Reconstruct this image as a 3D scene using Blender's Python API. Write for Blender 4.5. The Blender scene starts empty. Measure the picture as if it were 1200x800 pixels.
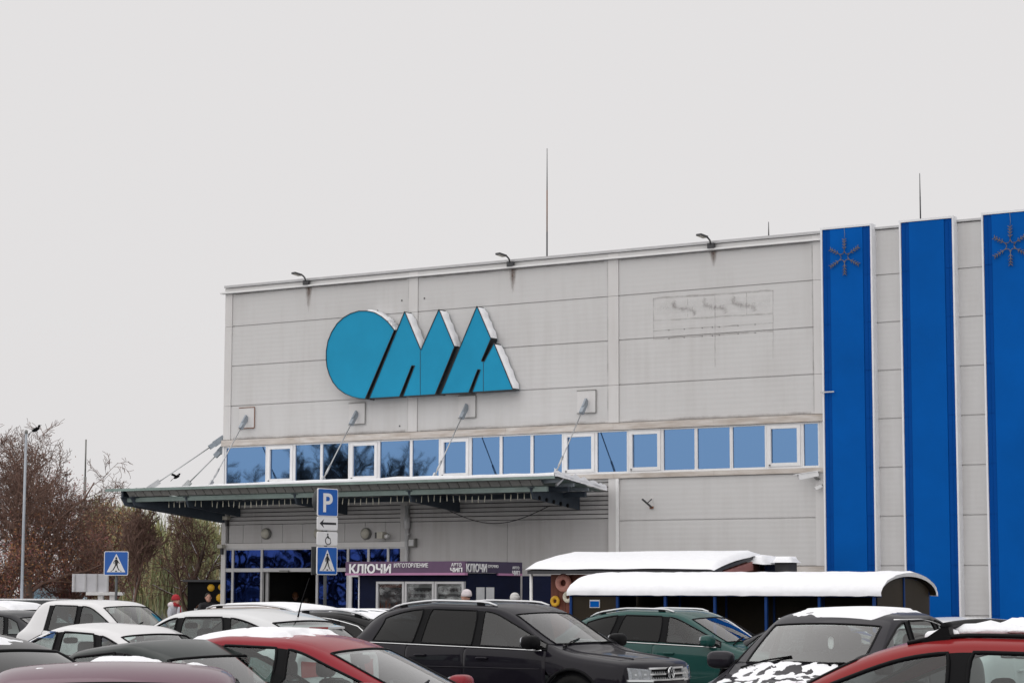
import bpy, bmesh, math, random
import numpy as np
from mathutils import Vector, Matrix, noise
from mathutils.bvhtree import BVHTree
R = math.radians
scene = bpy.context.scene
col = scene.collection

# ---------------------------------------------------------------- camera
F_PX = 2602.0                       # focal length in pixels of the 1200 px wide photograph
YAW, PITCH, ROLL = R(-32.65), R(6.42), R(0.155)
CAM = np.array([0.0, -48.0, 1.85])  # the facade lies in the plane y = 0, x to the right, z up
_f = np.array([math.sin(YAW)*math.cos(PITCH), math.cos(YAW)*math.cos(PITCH), math.sin(PITCH)])
_r = np.array([math.cos(YAW), -math.sin(YAW), 0.0])
_u = np.cross(_r, _f)
_r, _u = math.cos(ROLL)*_r + math.sin(ROLL)*_u, -math.sin(ROLL)*_r + math.cos(ROLL)*_u
cd = bpy.data.cameras.new('camera')
cam = bpy.data.objects.new('camera', cd); col.objects.link(cam)
m = Matrix.Identity(4)
for i in range(3):
    m[i][0], m[i][1], m[i][2], m[i][3] = _r[i], _u[i], -_f[i], CAM[i]
cam.matrix_world = m
cd.sensor_fit = 'HORIZONTAL'; cd.sensor_width = 36.0; cd.lens = 36.0*F_PX/1200.0
cd.clip_start = 0.5; cd.clip_end = 3000
scene.camera = cam

# ---------------------------------------------------------------- sky, sun, exposure (even overcast)
SUN_EL, SUN_AZ = R(52), R(-20)      # a brighter patch of cloud high behind the car park
w = bpy.data.worlds.new('World'); scene.world = w; w.use_nodes = True
nt = w.node_tree; nt.nodes.clear()
out = nt.nodes.new('ShaderNodeOutputWorld'); bg = nt.nodes.new('ShaderNodeBackground')
sky = nt.nodes.new('ShaderNodeTexSky'); sky.sky_type = 'NISHITA'; sky.sun_disc = False
sky.sun_elevation = SUN_EL; sky.sun_rotation = R(180)-SUN_AZ; sky.dust_density = 6; sky.air_density = 1.0
hsv = nt.nodes.new('ShaderNodeHueSaturation'); hsv.inputs['Saturation'].default_value = 0.08
mix = nt.nodes.new('ShaderNodeMix'); mix.data_type = 'RGBA'; mix.inputs[0].default_value = 0.90
mix.inputs[7].default_value = (8.20, 8.03, 8.05, 1)   # the cloud layer in front of the sky
nt.links.new(sky.outputs[0], hsv.inputs['Color']); nt.links.new(hsv.outputs[0], mix.inputs[6])
nt.links.new(mix.outputs[2], bg.inputs['Color']); bg.inputs['Strength'].default_value = 0.1
nt.links.new(bg.outputs[0], out.inputs[0])
sl = bpy.data.lights.new('sun', 'SUN'); sl.energy = 1.5; sl.angle = R(150); sl.color = (1.0, 0.97, 0.94)
so = bpy.data.objects.new('sun', sl); col.objects.link(so)
so.rotation_euler = (R(90)-SUN_EL, 0, SUN_AZ)
vs = scene.view_settings
vs.view_transform = 'Standard'; vs.look = 'None'; vs.exposure = 0.0; vs.gamma = 1.0; vs.use_curve_mapping = False

# ---------------------------------------------------------------- pixel -> place
def ray(px, py): return (px-600)/F_PX*_r - (py-400)/F_PX*_u + _f
def fac(px, py, Y=0.0):                         # point of the plane y = Y seen at a pixel
    d = ray(px, py); t = (Y-CAM[1])/d[1]; return CAM + t*d
def atdep(px, py, dep):                         # point at a forward distance
    return CAM + ray(px, py)*dep
def proj(P):
    q = np.array(P)-CAM; z = q@_f; return 600+F_PX*(q@_r)/z, 400-F_PX*(q@_u)/z, z
def ground(px, dep, z=0.0):                     # ground point below a pixel column at a distance
    py = 700.0
    for _ in range(6):
        P = atdep(px, py, dep); py += (P[2]-z)/dep*F_PX
    return atdep(px, py, dep)
def fx(px, py=660, Y=0.0): return fac(px, py, Y)[0]
def fz(px, py, Y=0.0): return fac(px, py, Y)[2]

# ---------------------------------------------------------------- materials
MAT = {}
def newmat(name):
    mt = bpy.data.materials.new(name); mt.use_nodes = True; MAT[name] = mt
    b = mt.node_tree.nodes['Principled BSDF']; return mt, mt.node_tree, b
def N(t, kind, **kw):
    n = t.nodes.new(kind)
    for k, v in kw.items():
        if hasattr(n, k): setattr(n, k, v)
        else: n.inputs[k].default_value = v
    return n
def mk(name, c, rough=0.6, metal=0.0, var=0.12, scale=3.0, bump=0.0, bscale=40, coat=0.0, spec=0.5, stretch=(1, 1, 1), emis=None, coord='Object', c2=None):
    mt, t, b = newmat(name)
    tc = N(t, 'ShaderNodeTexCoord'); mp = N(t, 'ShaderNodeMapping'); mp.inputs['Scale'].default_value = stretch
    t.links.new(tc.outputs[coord], mp.inputs[0])
    nz = N(t, 'ShaderNodeTexNoise', Scale=scale, Detail=6.0, Roughness=0.6); t.links.new(mp.outputs[0], nz.inputs['Vector'])
    cr = N(t, 'ShaderNodeValToRGB')
    lo = tuple(x*(1-var) for x in c); hi = tuple(min(1, x*(1+var)) for x in c)
    if c2: lo = c2
    cr.color_ramp.elements[0].position = 0.3; cr.color_ramp.elements[1].position = 0.7
    cr.color_ramp.elements[0].color = (*lo, 1); cr.color_ramp.elements[1].color = (*hi, 1)
    t.links.new(nz.outputs[0], cr.inputs[0]); t.links.new(cr.outputs[0], b.inputs['Base Color'])
    b.inputs['Roughness'].default_value = rough; b.inputs['Metallic'].default_value = metal
    b.inputs['Coat Weight'].default_value = coat; b.inputs['Coat Roughness'].default_value = 0.06
    b.inputs['Specular IOR Level'].default_value = spec
    if bump:
        n2 = N(t, 'ShaderNodeTexNoise', Scale=bscale, Detail=4.0); t.links.new(tc.outputs[coord], n2.inputs['Vector'])
        bp = N(t, 'ShaderNodeBump', Strength=bump, Distance=0.02); t.links.new(n2.outputs[0], bp.inputs['Height'])
        t.links.new(bp.outputs[0], b.inputs['Normal'])
    if emis:
        b.inputs['Emission Color'].default_value = (*emis[0], 1); b.inputs['Emission Strength'].default_value = emis[1]
    return mt
def glass(name, tint, refl=(1, 1, 1), rough=0.02, base=0.06):
    mt = bpy.data.materials.new(name); mt.use_nodes = True; MAT[name] = mt
    t = mt.node_tree; t.nodes.clear()
    o = N(t, 'ShaderNodeOutputMaterial'); mx = N(t, 'ShaderNodeMixShader'); tr = N(t, 'ShaderNodeBsdfTransparent'); gl = N(t, 'ShaderNodeBsdfGlossy')
    tr.inputs[0].default_value = (*tint, 1); gl.inputs[0].default_value = (*refl, 1); gl.inputs['Roughness'].default_value = rough
    lw = N(t, 'ShaderNodeLayerWeight'); pw = N(t, 'ShaderNodeMath', operation='POWER'); pw.inputs[1].default_value = 3.2; t.links.new(lw.outputs['Facing'], pw.inputs[0])
    ad = N(t, 'ShaderNodeMath', operation='MULTIPLY_ADD'); ad.inputs[1].default_value = 0.85; ad.inputs[2].default_value = base; ad.use_clamp = True
    t.links.new(pw.outputs[0], ad.inputs[0]); t.links.new(ad.outputs[0], mx.inputs[0])
    t.links.new(tr.outputs[0], mx.inputs[1]); t.links.new(gl.outputs[0], mx.inputs[2]); t.links.new(mx.outputs[0], o.inputs[0])
    return mt
def mirror_glass(name, c, rough=0.02, wob=0.02):
    mt, t, b = newmat(name)
    b.inputs['Base Color'].default_value = (*c, 1); b.inputs['Metallic'].default_value = 1.0; b.inputs['Roughness'].default_value = rough
    tc = N(t, 'ShaderNodeTexCoord'); nz = N(t, 'ShaderNodeTexNoise', Scale=1.3, Detail=1.0); t.links.new(tc.outputs['Object'], nz.inputs['Vector'])
    bp = N(t, 'ShaderNodeBump', Strength=wob, Distance=0.05); t.links.new(nz.outputs[0], bp.inputs['Height']); t.links.new(bp.outputs[0], b.inputs['Normal'])
    return mt
def paint(name, c, metal=0.25, rough=0.3, dirt=0.25, dc=(0.16, 0.15, 0.145), coat=0.6):
    """car paint with winter road film: thicker low down on the body"""
    mt, t, b = newmat(name)
    tc = N(t, 'ShaderNodeTexCoord'); nz = N(t, 'ShaderNodeTexNoise', Scale=2.6, Detail=8.0, Roughness=0.65); t.links.new(tc.outputs['Object'], nz.inputs['Vector'])
    sp = N(t, 'ShaderNodeSeparateXYZ'); t.links.new(tc.outputs['Object'], sp.inputs[0])
    mr = N(t, 'ShaderNodeMapRange'); mr.inputs[1].default_value = 1.3; mr.inputs[2].default_value = 0.3; mr.inputs[3].default_value = dirt*0.5; mr.inputs[4].default_value = dirt*2.6
    t.links.new(sp.outputs[2], mr.inputs[0])
    mu = N(t, 'ShaderNodeMath', operation='MULTIPLY'); mu.use_clamp = True; t.links.new(mr.outputs[0], mu.inputs[0]); t.links.new(nz.outputs[0], mu.inputs[1])
    mx = N(t, 'ShaderNodeMix', data_type='RGBA'); mx.inputs[6].default_value = (*c, 1); mx.inputs[7].default_value = (*dc, 1)
    t.links.new(mu.outputs[0], mx.inputs[0]); t.links.new(mx.outputs[2], b.inputs['Base Color'])
    b.inputs['Metallic'].default_value = metal; b.inputs['Coat Weight'].default_value = coat; b.inputs['Coat Roughness'].default_value = 0.05; b.inputs['Specular IOR Level'].default_value = 0.05
    ra = N(t, 'ShaderNodeMath', operation='MULTIPLY_ADD'); ra.inputs[1].default_value = 0.8; ra.inputs[2].default_value = rough
    t.links.new(mu.outputs[0], ra.inputs[0]); t.links.new(ra.outputs[0], b.inputs['Roughness'])
    return mt

def wall_material(name, c, rib=52.0, dirt=0.35, ribamp=0.14):
    """coated sandwich panel: fine horizontal micro-ribs, faint vertical run-off streaks"""
    mt, t, b = newmat(name)
    tc = N(t, 'ShaderNodeTexCoord')
    mp = N(t, 'ShaderNodeMapping'); mp.inputs['Scale'].default_value = (2.2, 2.2, 0.16); t.links.new(tc.outputs['Object'], mp.inputs[0])
    n1 = N(t, 'ShaderNodeTexNoise', Scale=1.6, Detail=7.0, Roughness=0.62); t.links.new(mp.outputs[0], n1.inputs['Vector'])
    n2 = N(t, 'ShaderNodeTexNoise', Scale=0.45, Detail=5.0, Roughness=0.6); t.links.new(tc.outputs['Object'], n2.inputs['Vector'])
    ad = N(t, 'ShaderNodeMath', operation='MULTIPLY'); t.links.new(n1.outputs[0], ad.inputs[0]); t.links.new(n2.outputs[0], ad.inputs[1])
    mr = N(t, 'ShaderNodeMapRange'); mr.inputs[1].default_value = 0.22; mr.inputs[2].default_value = 0.48; mr.inputs[3].default_value = 0; mr.inputs[4].default_value = dirt
    t.links.new(ad.outputs[0], mr.inputs[0])
    sp = N(t, 'ShaderNodeSeparateXYZ'); t.links.new(tc.outputs['Object'], sp.inputs[0])
    mm = N(t, 'ShaderNodeMath', operation='MULTIPLY'); mm.inputs[1].default_value = rib; t.links.new(sp.outputs[2], mm.inputs[0])
    sn = N(t, 'ShaderNodeMath', operation='SINE'); t.links.new(mm.outputs[0], sn.inputs[0])
    mx = N(t, 'ShaderNodeMix', data_type='RGBA'); mx.inputs[6].default_value = (*c, 1); mx.inputs[7].default_value = (c[0]*0.62, c[1]*0.58, c[2]*0.55, 1)
    t.links.new(mr.outputs[0], mx.inputs[0]); t.links.new(mx.outputs[2], b.inputs['Base Color'])
    bp = N(t, 'ShaderNodeBump', Strength=ribamp, Distance=0.004); t.links.new(sn.outputs[0], bp.inputs['Height']); t.links.new(bp.outputs[0], b.inputs['Normal'])
    b.inputs['Roughness'].default_value = 0.55; b.inputs['Specular IOR Level'].default_value = 0.3
    return mt
def stain(name, c, lo=0.35, hi=0.75, scale=6.0, stretch=(1, 1, 1), amax=0.75):
    """thin film of rust or dust with ragged cover"""
    mt, t, b = newmat(name)
    tc = N(t, 'ShaderNodeTexCoord'); mp = N(t, 'ShaderNodeMapping'); mp.inputs['Scale'].default_value = stretch; t.links.new(tc.outputs['Object'], mp.inputs[0])
    nz = N(t, 'ShaderNodeTexNoise', Scale=scale, Detail=8.0, Roughness=0.7); t.links.new(mp.outputs[0], nz.inputs['Vector'])
    at = N(t, 'ShaderNodeAttribute', attribute_name='fade')
    mu = N(t, 'ShaderNodeMath', operation='MULTIPLY'); t.links.new(nz.outputs[0], mu.inputs[0]); t.links.new(at.outputs['Fac'], mu.inputs[1])
    mr = N(t, 'ShaderNodeMapRange'); mr.inputs[1].default_value = lo*0.6; mr.inputs[2].default_value = hi; mr.inputs[3].default_value = 0; mr.inputs[4].default_value = amax
    t.links.new(mu.outputs[0], mr.inputs[0]); t.links.new(mr.outputs[0], b.inputs['Alpha'])
    b.inputs['Base Color'].default_value = (*c, 1); b.inputs['Roughness'].default_value = 0.9
    return mt

wall_material('wall_panel', (0.605, 0.60, 0.597), dirt=0.3); wall_material('wall_trim', (0.66, 0.65, 0.645), rib=0.0, dirt=0.3, ribamp=0.0)
wall_material('wall_lower', (0.50, 0.49, 0.49), dirt=0.6)  # base colour darkened from wall_panel to deepen the shade under the canopy
mk('wall_core', (0.10, 0.10, 0.10), 0.9)
mk('ledge', (0.60, 0.57, 0.54), 0.6, var=0.1, scale=1.5, stretch=(1, 1, 6), c2=(0.42, 0.36, 0.31))
mk('white_pvc', (0.78, 0.78, 0.79), 0.4, var=0.05)
mk('alu', (0.50, 0.50, 0.51), 0.45, metal=0.1, var=0.08)
mk('white_paint', (0.80, 0.80, 0.80), 0.5, var=0.06)
mirror_glass('blue_glass', (0.108, 0.205, 0.37)); mirror_glass('navy_glass', (0.016, 0.034, 0.15), wob=0.15)
mirror_glass('shop_glass', (0.30, 0.31, 0.33), wob=0.1)
mk('logo_blue', (0.016, 0.29, 0.50), 0.55, var=0.06, scale=1.2, spec=0.12)
mk('logo_side', (0.02, 0.025, 0.03), 0.6)
mk('panel_blue', (0.0, 0.094, 0.40), 0.6, var=0.12, scale=0.5, spec=0.06)
mk('panel_blue_edge', (0.0, 0.062, 0.30), 0.6, var=0.08, scale=0.5, spec=0.06)
mk('frame_white', (0.76, 0.77, 0.80), 0.45, var=0.06)
mk('steel_blue', (0.05, 0.065, 0.085), 0.55, var=0.15, spec=0.3)
mk('steel_grey', (0.30, 0.34, 0.38), 0.45, metal=0.3, var=0.15)
mk('galv', (0.48, 0.49, 0.50), 0.4, metal=0.6, var=0.12)
mk('canopy_sheet', (0.20, 0.27, 0.25), 0.35, var=0.2, scale=2.0)
mk('soffit', (0.26, 0.26, 0.25), 0.7, var=0.15)
mk('dark_metal', (0.05, 0.05, 0.055), 0.5); mk('black', (0.005, 0.005, 0.006), 0.6, spec=0.1)
mk('rust', (0.20, 0.09, 0.05), 0.9, var=0.3); mk('lamp_grey', (0.20, 0.20, 0.19), 0.5)
mk('lamp_lens', (0.44, 0.42, 0.36), 0.35, var=0.08, coat=0.3)
mk('snow', (0.86, 0.87, 0.90), 0.75, var=0.03, scale=8, bump=0.35, bscale=60, spec=0.2)
mk('sign_blue', (0.006, 0.105, 0.44), 0.35, var=0.04, coat=0.2); mk('sign_white', (0.78, 0.78, 0.79), 0.4, var=0.03)
mk('sign_black', (0.012, 0.012, 0.014), 0.4); mk('post_dark', (0.07, 0.075, 0.08), 0.5, var=0.2); mk('post_light', (0.36, 0.39, 0.43), 0.5, metal=0.2, var=0.1)
mk('tube_light', (0.72, 0.70, 0.58), 0.4)
mk('purple', (0.105, 0.055, 0.115), 0.45, var=0.1); mk('purple_dark', (0.045, 0.03, 0.075), 0.45, var=0.1); mk('pink', (0.44, 0.20, 0.36), 0.5, var=0.08)
mk('kiosk_navy', (0.003, 0.006, 0.026), 0.6, var=0.2, spec=0.12); mk('paper', (0.62, 0.63, 0.64), 0.7)
mk('wood_red', (0.15, 0.042, 0.024), 0.65, var=0.35, scale=2, stretch=(8, 8, 0.6)); mk('wood_pink', (0.33, 0.14, 0.13), 0.6, var=0.15)
mk('poly_brown', (0.024, 0.017, 0.009), 0.5, var=0.3, scale=1.0, spec=0.2); mk('post_blue', (0.006, 0.04, 0.17), 0.5, spec=0.2)
mk('donut_pink', (0.60, 0.27, 0.22), 0.5, var=0.15, scale=20); mk('donut_white', (0.7, 0.66, 0.55), 0.5); mk('yellow', (0.72, 0.40, 0.02), 0.5)
mk('asphalt', (0.055, 0.055, 0.057), 0.85, var=0.4, scale=0.6, bump=0.4, bscale=90); mk('slush', (0.42, 0.43, 0.45), 0.8, var=0.3, scale=2.0, bump=0.5, bscale=20)
mk('paving', (0.24, 0.235, 0.23), 0.8, var=0.2, scale=2); mk('kerb', (0.33, 0.33, 0.32), 0.8)
mk('bark', (0.13, 0.092, 0.075), 0.9, var=0.35, scale=8); mk('bark_red', (0.19, 0.115, 0.09), 0.9, var=0.3, scale=8)
mk('bark_birch', (0.50, 0.48, 0.45), 0.8, var=0.1, scale=5, stretch=(1, 1, 5), c2=(0.06, 0.05, 0.05))
mk('twig_olive', (0.17, 0.155, 0.055), 0.9, var=0.3)
for i, c in enumerate([(0.28, 0.11, 0.05), (0.21, 0.08, 0.055), (0.34, 0.17, 0.06), (0.24, 0.08, 0.08)]): mk('leaf_%d' % i, c, 0.7, var=0.35, scale=1.5, coord='Object')
for i, c in enumerate([(0.36, 0.36, 0.18), (0.28, 0.33, 0.18), (0.42, 0.36, 0.20)]): mk('willow_%d' % i, c, 0.8, var=0.3, scale=0.8)
stain('pale_stain', (0.74, 0.735, 0.73), 0.2, 0.7, 3, amax=0.5); stain('rust_stain', (0.15, 0.09, 0.065), 0.3, 0.6, 7, (3, 3, 0.7)); stain('dust_stain', (0.20, 0.17, 0.16), 0.25, 0.62, 5, amax=0.42)
# car materials
glass('car_glass', (0.70, 0.79, 0.77), base=0.055); glass('car_glass_dark', (0.05, 0.05, 0.055), base=0.02); glass('car_glass_mid', (0.36, 0.42, 0.42), base=0.06); glass('windshield_glass', (0.76, 0.84, 0.82), base=0.10)
glass('lamp_glass', (0.85, 0.87, 0.88), base=0.08)
mk('trim_black', (0.004, 0.004, 0.005), 0.5, spec=0.12); mk('rubber', (0.010, 0.010, 0.010), 0.85, spec=0.2); mk('interior', (0.018, 0.018, 0.019), 0.8, var=0.2)
mk('seat_grey', (0.035, 0.035, 0.038), 0.85, var=0.2); mk('chrome', (0.70, 0.71, 0.72), 0.15, metal=1.0, var=0.03); mk('rail_alu', (0.62, 0.63, 0.65), 0.3, metal=0.7)
mk('rim', (0.36, 0.37, 0.38), 0.35, metal=0.7); mk('red_lamp', (0.30, 0.012, 0.012), 0.2, coat=0.8); mk('lamp_chrome', (0.40, 0.41, 0.43), 0.25, metal=0.8, scale=14, var=0.5)
mk('visor_blue', (0.012, 0.07, 0.20), 0.45, spec=0.2); mk('plate', (0.7, 0.7, 0.7), 0.4)
# clothes and skin
mk('skin', (0.50, 0.27, 0.20), 0.55); mk('red_knit', (0.36, 0.022, 0.03), 0.9, var=0.2, scale=60); mk('grey_coat', (0.42, 0.43, 0.47), 0.8, var=0.12, scale=12)
mk('white_knit', (0.66, 0.60, 0.62), 0.9, var=0.1, scale=40); mk('dark_coat', (0.018, 0.018, 0.022), 0.7, var=0.3); mk('jeans', (0.03, 0.04, 0.07), 0.8); mk('hair_dark', (0.02, 0.014, 0.01), 0.6)
mk('shoe', (0.02, 0.02, 0.02), 0.5); mk('white_coat', (0.62, 0.61, 0.60), 0.8); mk('hair_ginger', (0.22, 0.09, 0.04), 0.7)
mk('billboard', (0.60, 0.60, 0.63), 0.5, var=0.1); mk('concrete_dark', (0.05, 0.05, 0.055), 0.8, var=0.3)
mk('graffiti', (0.22, 0.45, 0.62), 0.6, var=0.2, scale=1.2, c2=(0.6, 0.6, 0.58))

# ---------------------------------------------------------------- mesh helpers
class MB:
    """collects vertices and faces, built as one mesh object"""
    def __init__(self): self.v = []; self.f = []; self.mi = []; self.sm = []
    def add(self, vs, fs, mi=0, smooth=False):
        o = len(self.v); self.v += [tuple(map(float, p)) for p in vs]
        for q in fs: self.f.append(tuple(o+i for i in q)); self.mi.append(mi); self.sm.append(smooth)
        return self
    def box(self, x0, x1, y0, y1, z0, z1, mi=0):
        if x0 > x1: x0, x1 = x1, x0
        if y0 > y1: y0, y1 = y1, y0
        if z0 > z1: z0, z1 = z1, z0
        vs = [(x0, y0, z0), (x1, y0, z0), (x1, y1, z0), (x0, y1, z0), (x0, y0, z1), (x1, y0, z1), (x1, y1, z1), (x0, y1, z1)]
        return self.add(vs, [(0, 3, 2, 1), (4, 5, 6, 7), (0, 1, 5, 4), (1, 2, 6, 5), (2, 3, 7, 6), (3, 0, 4, 7)], mi)
    def tube(self, pts, rad, n=8, mi=0, caps=True, smooth=True):
        pts = [Vector(p) for p in pts]; k = len(pts)
        if not hasattr(rad, '__len__'): rad = [rad]*k
        vs = []; prev = None
        for i, p in enumerate(pts):
            d = (pts[min(i+1, k-1)] - pts[max(i-1, 0)])
            if d.length < 1e-9: d = Vector((0, 0, 1))
            d.normalize()
            if prev is None: prev = d.orthogonal().normalized()
            a = (prev - d*prev.dot(d))
            a = a.normalized() if a.length > 1e-6 else d.orthogonal().normalized()
            b = d.cross(a); prev = a
            for j in range(n):
                t = 2*math.pi*j/n; vs.append(p + (a*math.cos(t)+b*math.sin(t))*rad[i])
        fs = [(i*n+j, i*n+(j+1) % n, (i+1)*n+(j+1) % n, (i+1)*n+j) for i in range(k-1) for j in range(n)]
        if caps: fs += [tuple(range(n-1, -1, -1)), tuple((k-1)*n+j for j in range(n))]
        return self.add(vs, fs, mi, smooth)
    def bar(self, a, b, w, h, up=(0, 0, 1), mi=0):      # rectangular bar from a to b, width w, height h
        a, b = Vector(a), Vector(b); d = (b-a).normalized(); u = Vector(up); s = d.cross(u).normalized(); u = s.cross(d).normalized()
        vs = [p + s*sx*w/2 + u*sz*h/2 for p in (a, b) for sx, sz in ((-1, -1), (1, -1), (1, 1), (-1, 1))]
        return self.add(vs, [(0, 1, 2, 3), (7, 6, 5, 4), (0, 4, 5, 1), (1, 5, 6, 2), (2, 6, 7, 3), (3, 7, 4, 0)], mi)
    def prism(self, poly, to3, d0, d1, mi=0, mside=None):   # polygon (2-D) extruded between two depths; to3(u, v, d)
        n = len(poly); vs = [to3(u, v, d0) for u, v in poly] + [to3(u, v, d1) for u, v in poly]
        self.add(vs, [tuple(range(n)), tuple(range(2*n-1, n-1, -1))], mi)
        return self.add(vs, [(i, n+i, n+(i+1) % n, (i+1) % n) for i in range(n)], mi if mside is None else mside)
    def lathe(self, prof, axis='z', n=24, c=(0, 0, 0), mi=0, smooth=True):
        vs = []
        for rr, h in prof:
            for j in range(n):
                t = 2*math.pi*j/n; x, y = rr*math.cos(t), rr*math.sin(t)
                p = {'z': (x, y, h), 'y': (x, h, y), 'x': (h, x, y)}[axis]; vs.append((p[0]+c[0], p[1]+c[1], p[2]+c[2]))
        k = len(prof)
        return self.add(vs, [(i*n+j, i*n+(j+1) % n, (i+1)*n+(j+1) % n, (i+1)*n+j) for i in range(k-1) for j in range(n)], mi, smooth)
    def blob(self, c, s, e=0.6, nu=16, nv=10, mi=0, shear=0.0):  # rounded box (superellipsoid); half sizes s
        sg = lambda x, p: math.copysign(abs(x)**p, x)
        vs = []
        for i in range(nv+1):
            ph = -math.pi/2 + math.pi*i/nv
            for j in range(nu):
                th = 2*math.pi*j/nu
                z = s[2]*sg(math.sin(ph), e)
                vs.append((c[0]+s[0]*sg(math.cos(ph), e)*sg(math.cos(th), e)+shear*z, c[1]+s[1]*sg(math.cos(ph), e)*sg(math.sin(th), e), c[2]+z))
        return self.add(vs, [(i*nu+j, i*nu+(j+1) % nu, (i+1)*nu+(j+1) % nu, (i+1)*nu+j) for i in range(nv) for j in range(nu)], mi, True)
    def mesh(self, name):
        me = bpy.data.meshes.new(name); me.from_pydata(self.v, [], self.f)
        me.polygons.foreach_set('material_index', self.mi); me.polygons.foreach_set('use_smooth', self.sm)
        me.update(); return me
    def build(self, name, mats, parent=None, fix=True):
        me = self.mesh(name)
        if fix:
            bm = bmesh.new(); bm.from_mesh(me); bmesh.ops.recalc_face_normals(bm, faces=bm.faces[:]); bm.to_mesh(me); bm.free()
        return link(name, me, mats, parent)
def link(name, me, mats, parent=None):
    if not isinstance(mats, (list, tuple)): mats = [mats]
    if len(me.materials) == 0:
        for q in mats: me.materials.append(MAT[q] if isinstance(q, str) else q)
    o = bpy.data.objects.new(name, me); col.objects.link(o)
    if parent: o.parent = parent
    return o
def tag(o, label, cat, group=None):
    o['label'] = label; o['category'] = cat
    if group: o['group'] = group
    return o
def thing(name, label, cat, loc=(0, 0, 0), rotz=0.0, group=None):
    o = bpy.data.objects.new(name, None); col.objects.link(o); o.empty_display_size = 0.3
    o.location = loc; o.rotation_euler = (0, 0, rotz); return tag(o, label, cat, group)
def struct(o): o['kind'] = 'structure'; return o
def copy_tree(o, parent=None):
    c = o.copy(); col.objects.link(c); c.parent = parent
    for ch in list(o.children): copy_tree(ch, c)
    return c
def text_mesh(s, size, to3, extr=0.01, bold=0.0, sx=1.0, align='LEFT'):
    """lettering as a mesh; to3(u, v, d) places it"""
    cu = bpy.data.curves.new('t', 'FONT'); cu.body = s; cu.size = size; cu.extrude = extr; cu.offset = bold; cu.align_x = align
    o = bpy.data.objects.new('t', cu); col.objects.link(o)
    dg = bpy.context.evaluated_depsgraph_get(); me = bpy.data.meshes.new_from_object(o.evaluated_get(dg))
    bpy.data.objects.remove(o); bpy.data.curves.remove(cu)
    for v in me.vertices: v.co = to3(v.co.x*sx, v.co.y, v.co.z)
    me.materials.clear(); me.update(); return me
def text_dims(me):
    xs = [v.co for v in me.vertices]; return min(p.x for p in xs), max(p.x for p in xs)

# ================================================================ GROUND
mb = MB(); mb.add([(-600, -300, 0), (400, -300, 0), (400, 700, 0), (-600, 700, 0)], [(0, 1, 2, 3)]); struct(mb.build('ground', 'asphalt', fix=False))
mb = MB()   # raised pavement along the store with kerb
mb.box(-60, 14, -9.0, 0.0, 0.0, 0.12); pv = struct(mb.build('pavement', 'paving'))
for i in range(70):
    x = -60+i*1.06
    MB().box(x+0.01, x+1.05, -9.16, -9.003, 0.0, 0.13).build('kerb_stone', 'kerb', pv)
random.seed(5)
# bay markings of the car park, worn white paint
for row in (-22.0, -33.5, -44.0):
    for i in range(18):
        x = -44+i*2.6
        o = MB().add([(x, row, 0.004), (x+0.1, row, 0.004), (x+0.1, row+5, 0.004), (x, row+5, 0.004)], [(0, 1, 2, 3)]).build('parking_line', 'white_paint', fix=False)
        struct(o)
mb = MB()
for i in range(900):      # trodden slush lying over the asphalt
    x, y = random.uniform(-60, 10), random.uniform(-46, -9.5); s = random.uniform(0.15, 1.1)
    if (x*0.54+ (y+48)*0.84) < 4: continue
    k = 9; a0 = random.random()*6; ring = [(x+s*random.uniform(.6, 1)*math.cos(a0+2*math.pi*j/k), y+s*random.uniform(.6, 1)*math.sin(a0+2*math.pi*j/k)*0.6, 0.006) for j in range(k)]
    mb.add(ring+[(x, y, 0.006+s*0.03)], [(j, (j+1) % k, k) for j in range(k)], 0, True)
o = mb.build('slush', 'slush', fix=False); o['kind'] = 'stuff'; o['label'] = 'grey slush and trodden snow on the car park asphalt'; o['category'] = 'slush'

# ================================================================ STORE BUILDING
ZR = 10.39; XL = -40.35; XE = 14.0
store = thing('store_building', 'large grey panelled store with blue window strip and blue stripes', 'building', (XL, 0, 0))
def P_(mbx, name, mat, parent=None): # child of the store, mesh given in world coordinates
    parent = parent or store
    off = Vector(parent['_o']) if '_o' in parent else Vector(parent.location)
    mbx.v = [(a-off.x, b-off.y, c-off.z) for a, b, c in mbx.v]
    return mbx.build(name, mat, parent)
MBc = MB(); MBc.box(XL+0.02, -40.2, 0.09, 40, 0.0, 10.3); MBc.box(-40.2, -34.1, 0.09, 40, 3.05, 10.3); MBc.box(-34.1, XE, 0.09, 40, 0, 10.3)
MBc.box(-40.2, -34.1, 6.0, 40, 0, 3.05)
P_(MBc, 'wall_core', 'wall_core')
JZ = [10.16, 9.23, 8.11, 6.985, 6.04]
def panel(x0, x1, z0, z1, mat='wall_panel', y=0.0, g=0.015, t=0.085):
    b = MB(); g2 = 0.004
    b.box(x0+g2, x1-g2, y, y+t, z0+g, z1-g)
    # small chamfer on the long edges: joint reads as a groove
    b.box(x0+g2, x1-g2, y+0.03, y+t-0.003, z0, z1)
    return P_(b, 'wall_panel', mat)
bays = [(-40.10, -34.01), (-33.72, -27.87), (-27.57, -22.23)]
for x0, x1 in bays:
    for k in range(4): panel(x0, x1, JZ[k+1], JZ[k])
for z1, z0 in ((4.65, 3.60), (3.60, 2.47)): panel(-27.57, -22.23, z0, z1)
# flat part behind the blue stripes
rz = [10.3, 9.23, 8.11, 6.985, 5.86, 4.73, 3.60, 2.465, 1.34, 0.22]
for x0, x1 in ((-21.95, -16.0), (-15.99, -10.0), (-9.99, -4.0), (-3.99, 2.0), (2.01, 8.0), (8.01, 14.0)):
    for k in range(9): panel(x0, x1, rz[k+1], rz[k])
# plinth
P_(MB().box(-34.05, XE, -0.02, 0.08, 0.12, 0.22), 'plinth', 'kerb')
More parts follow.
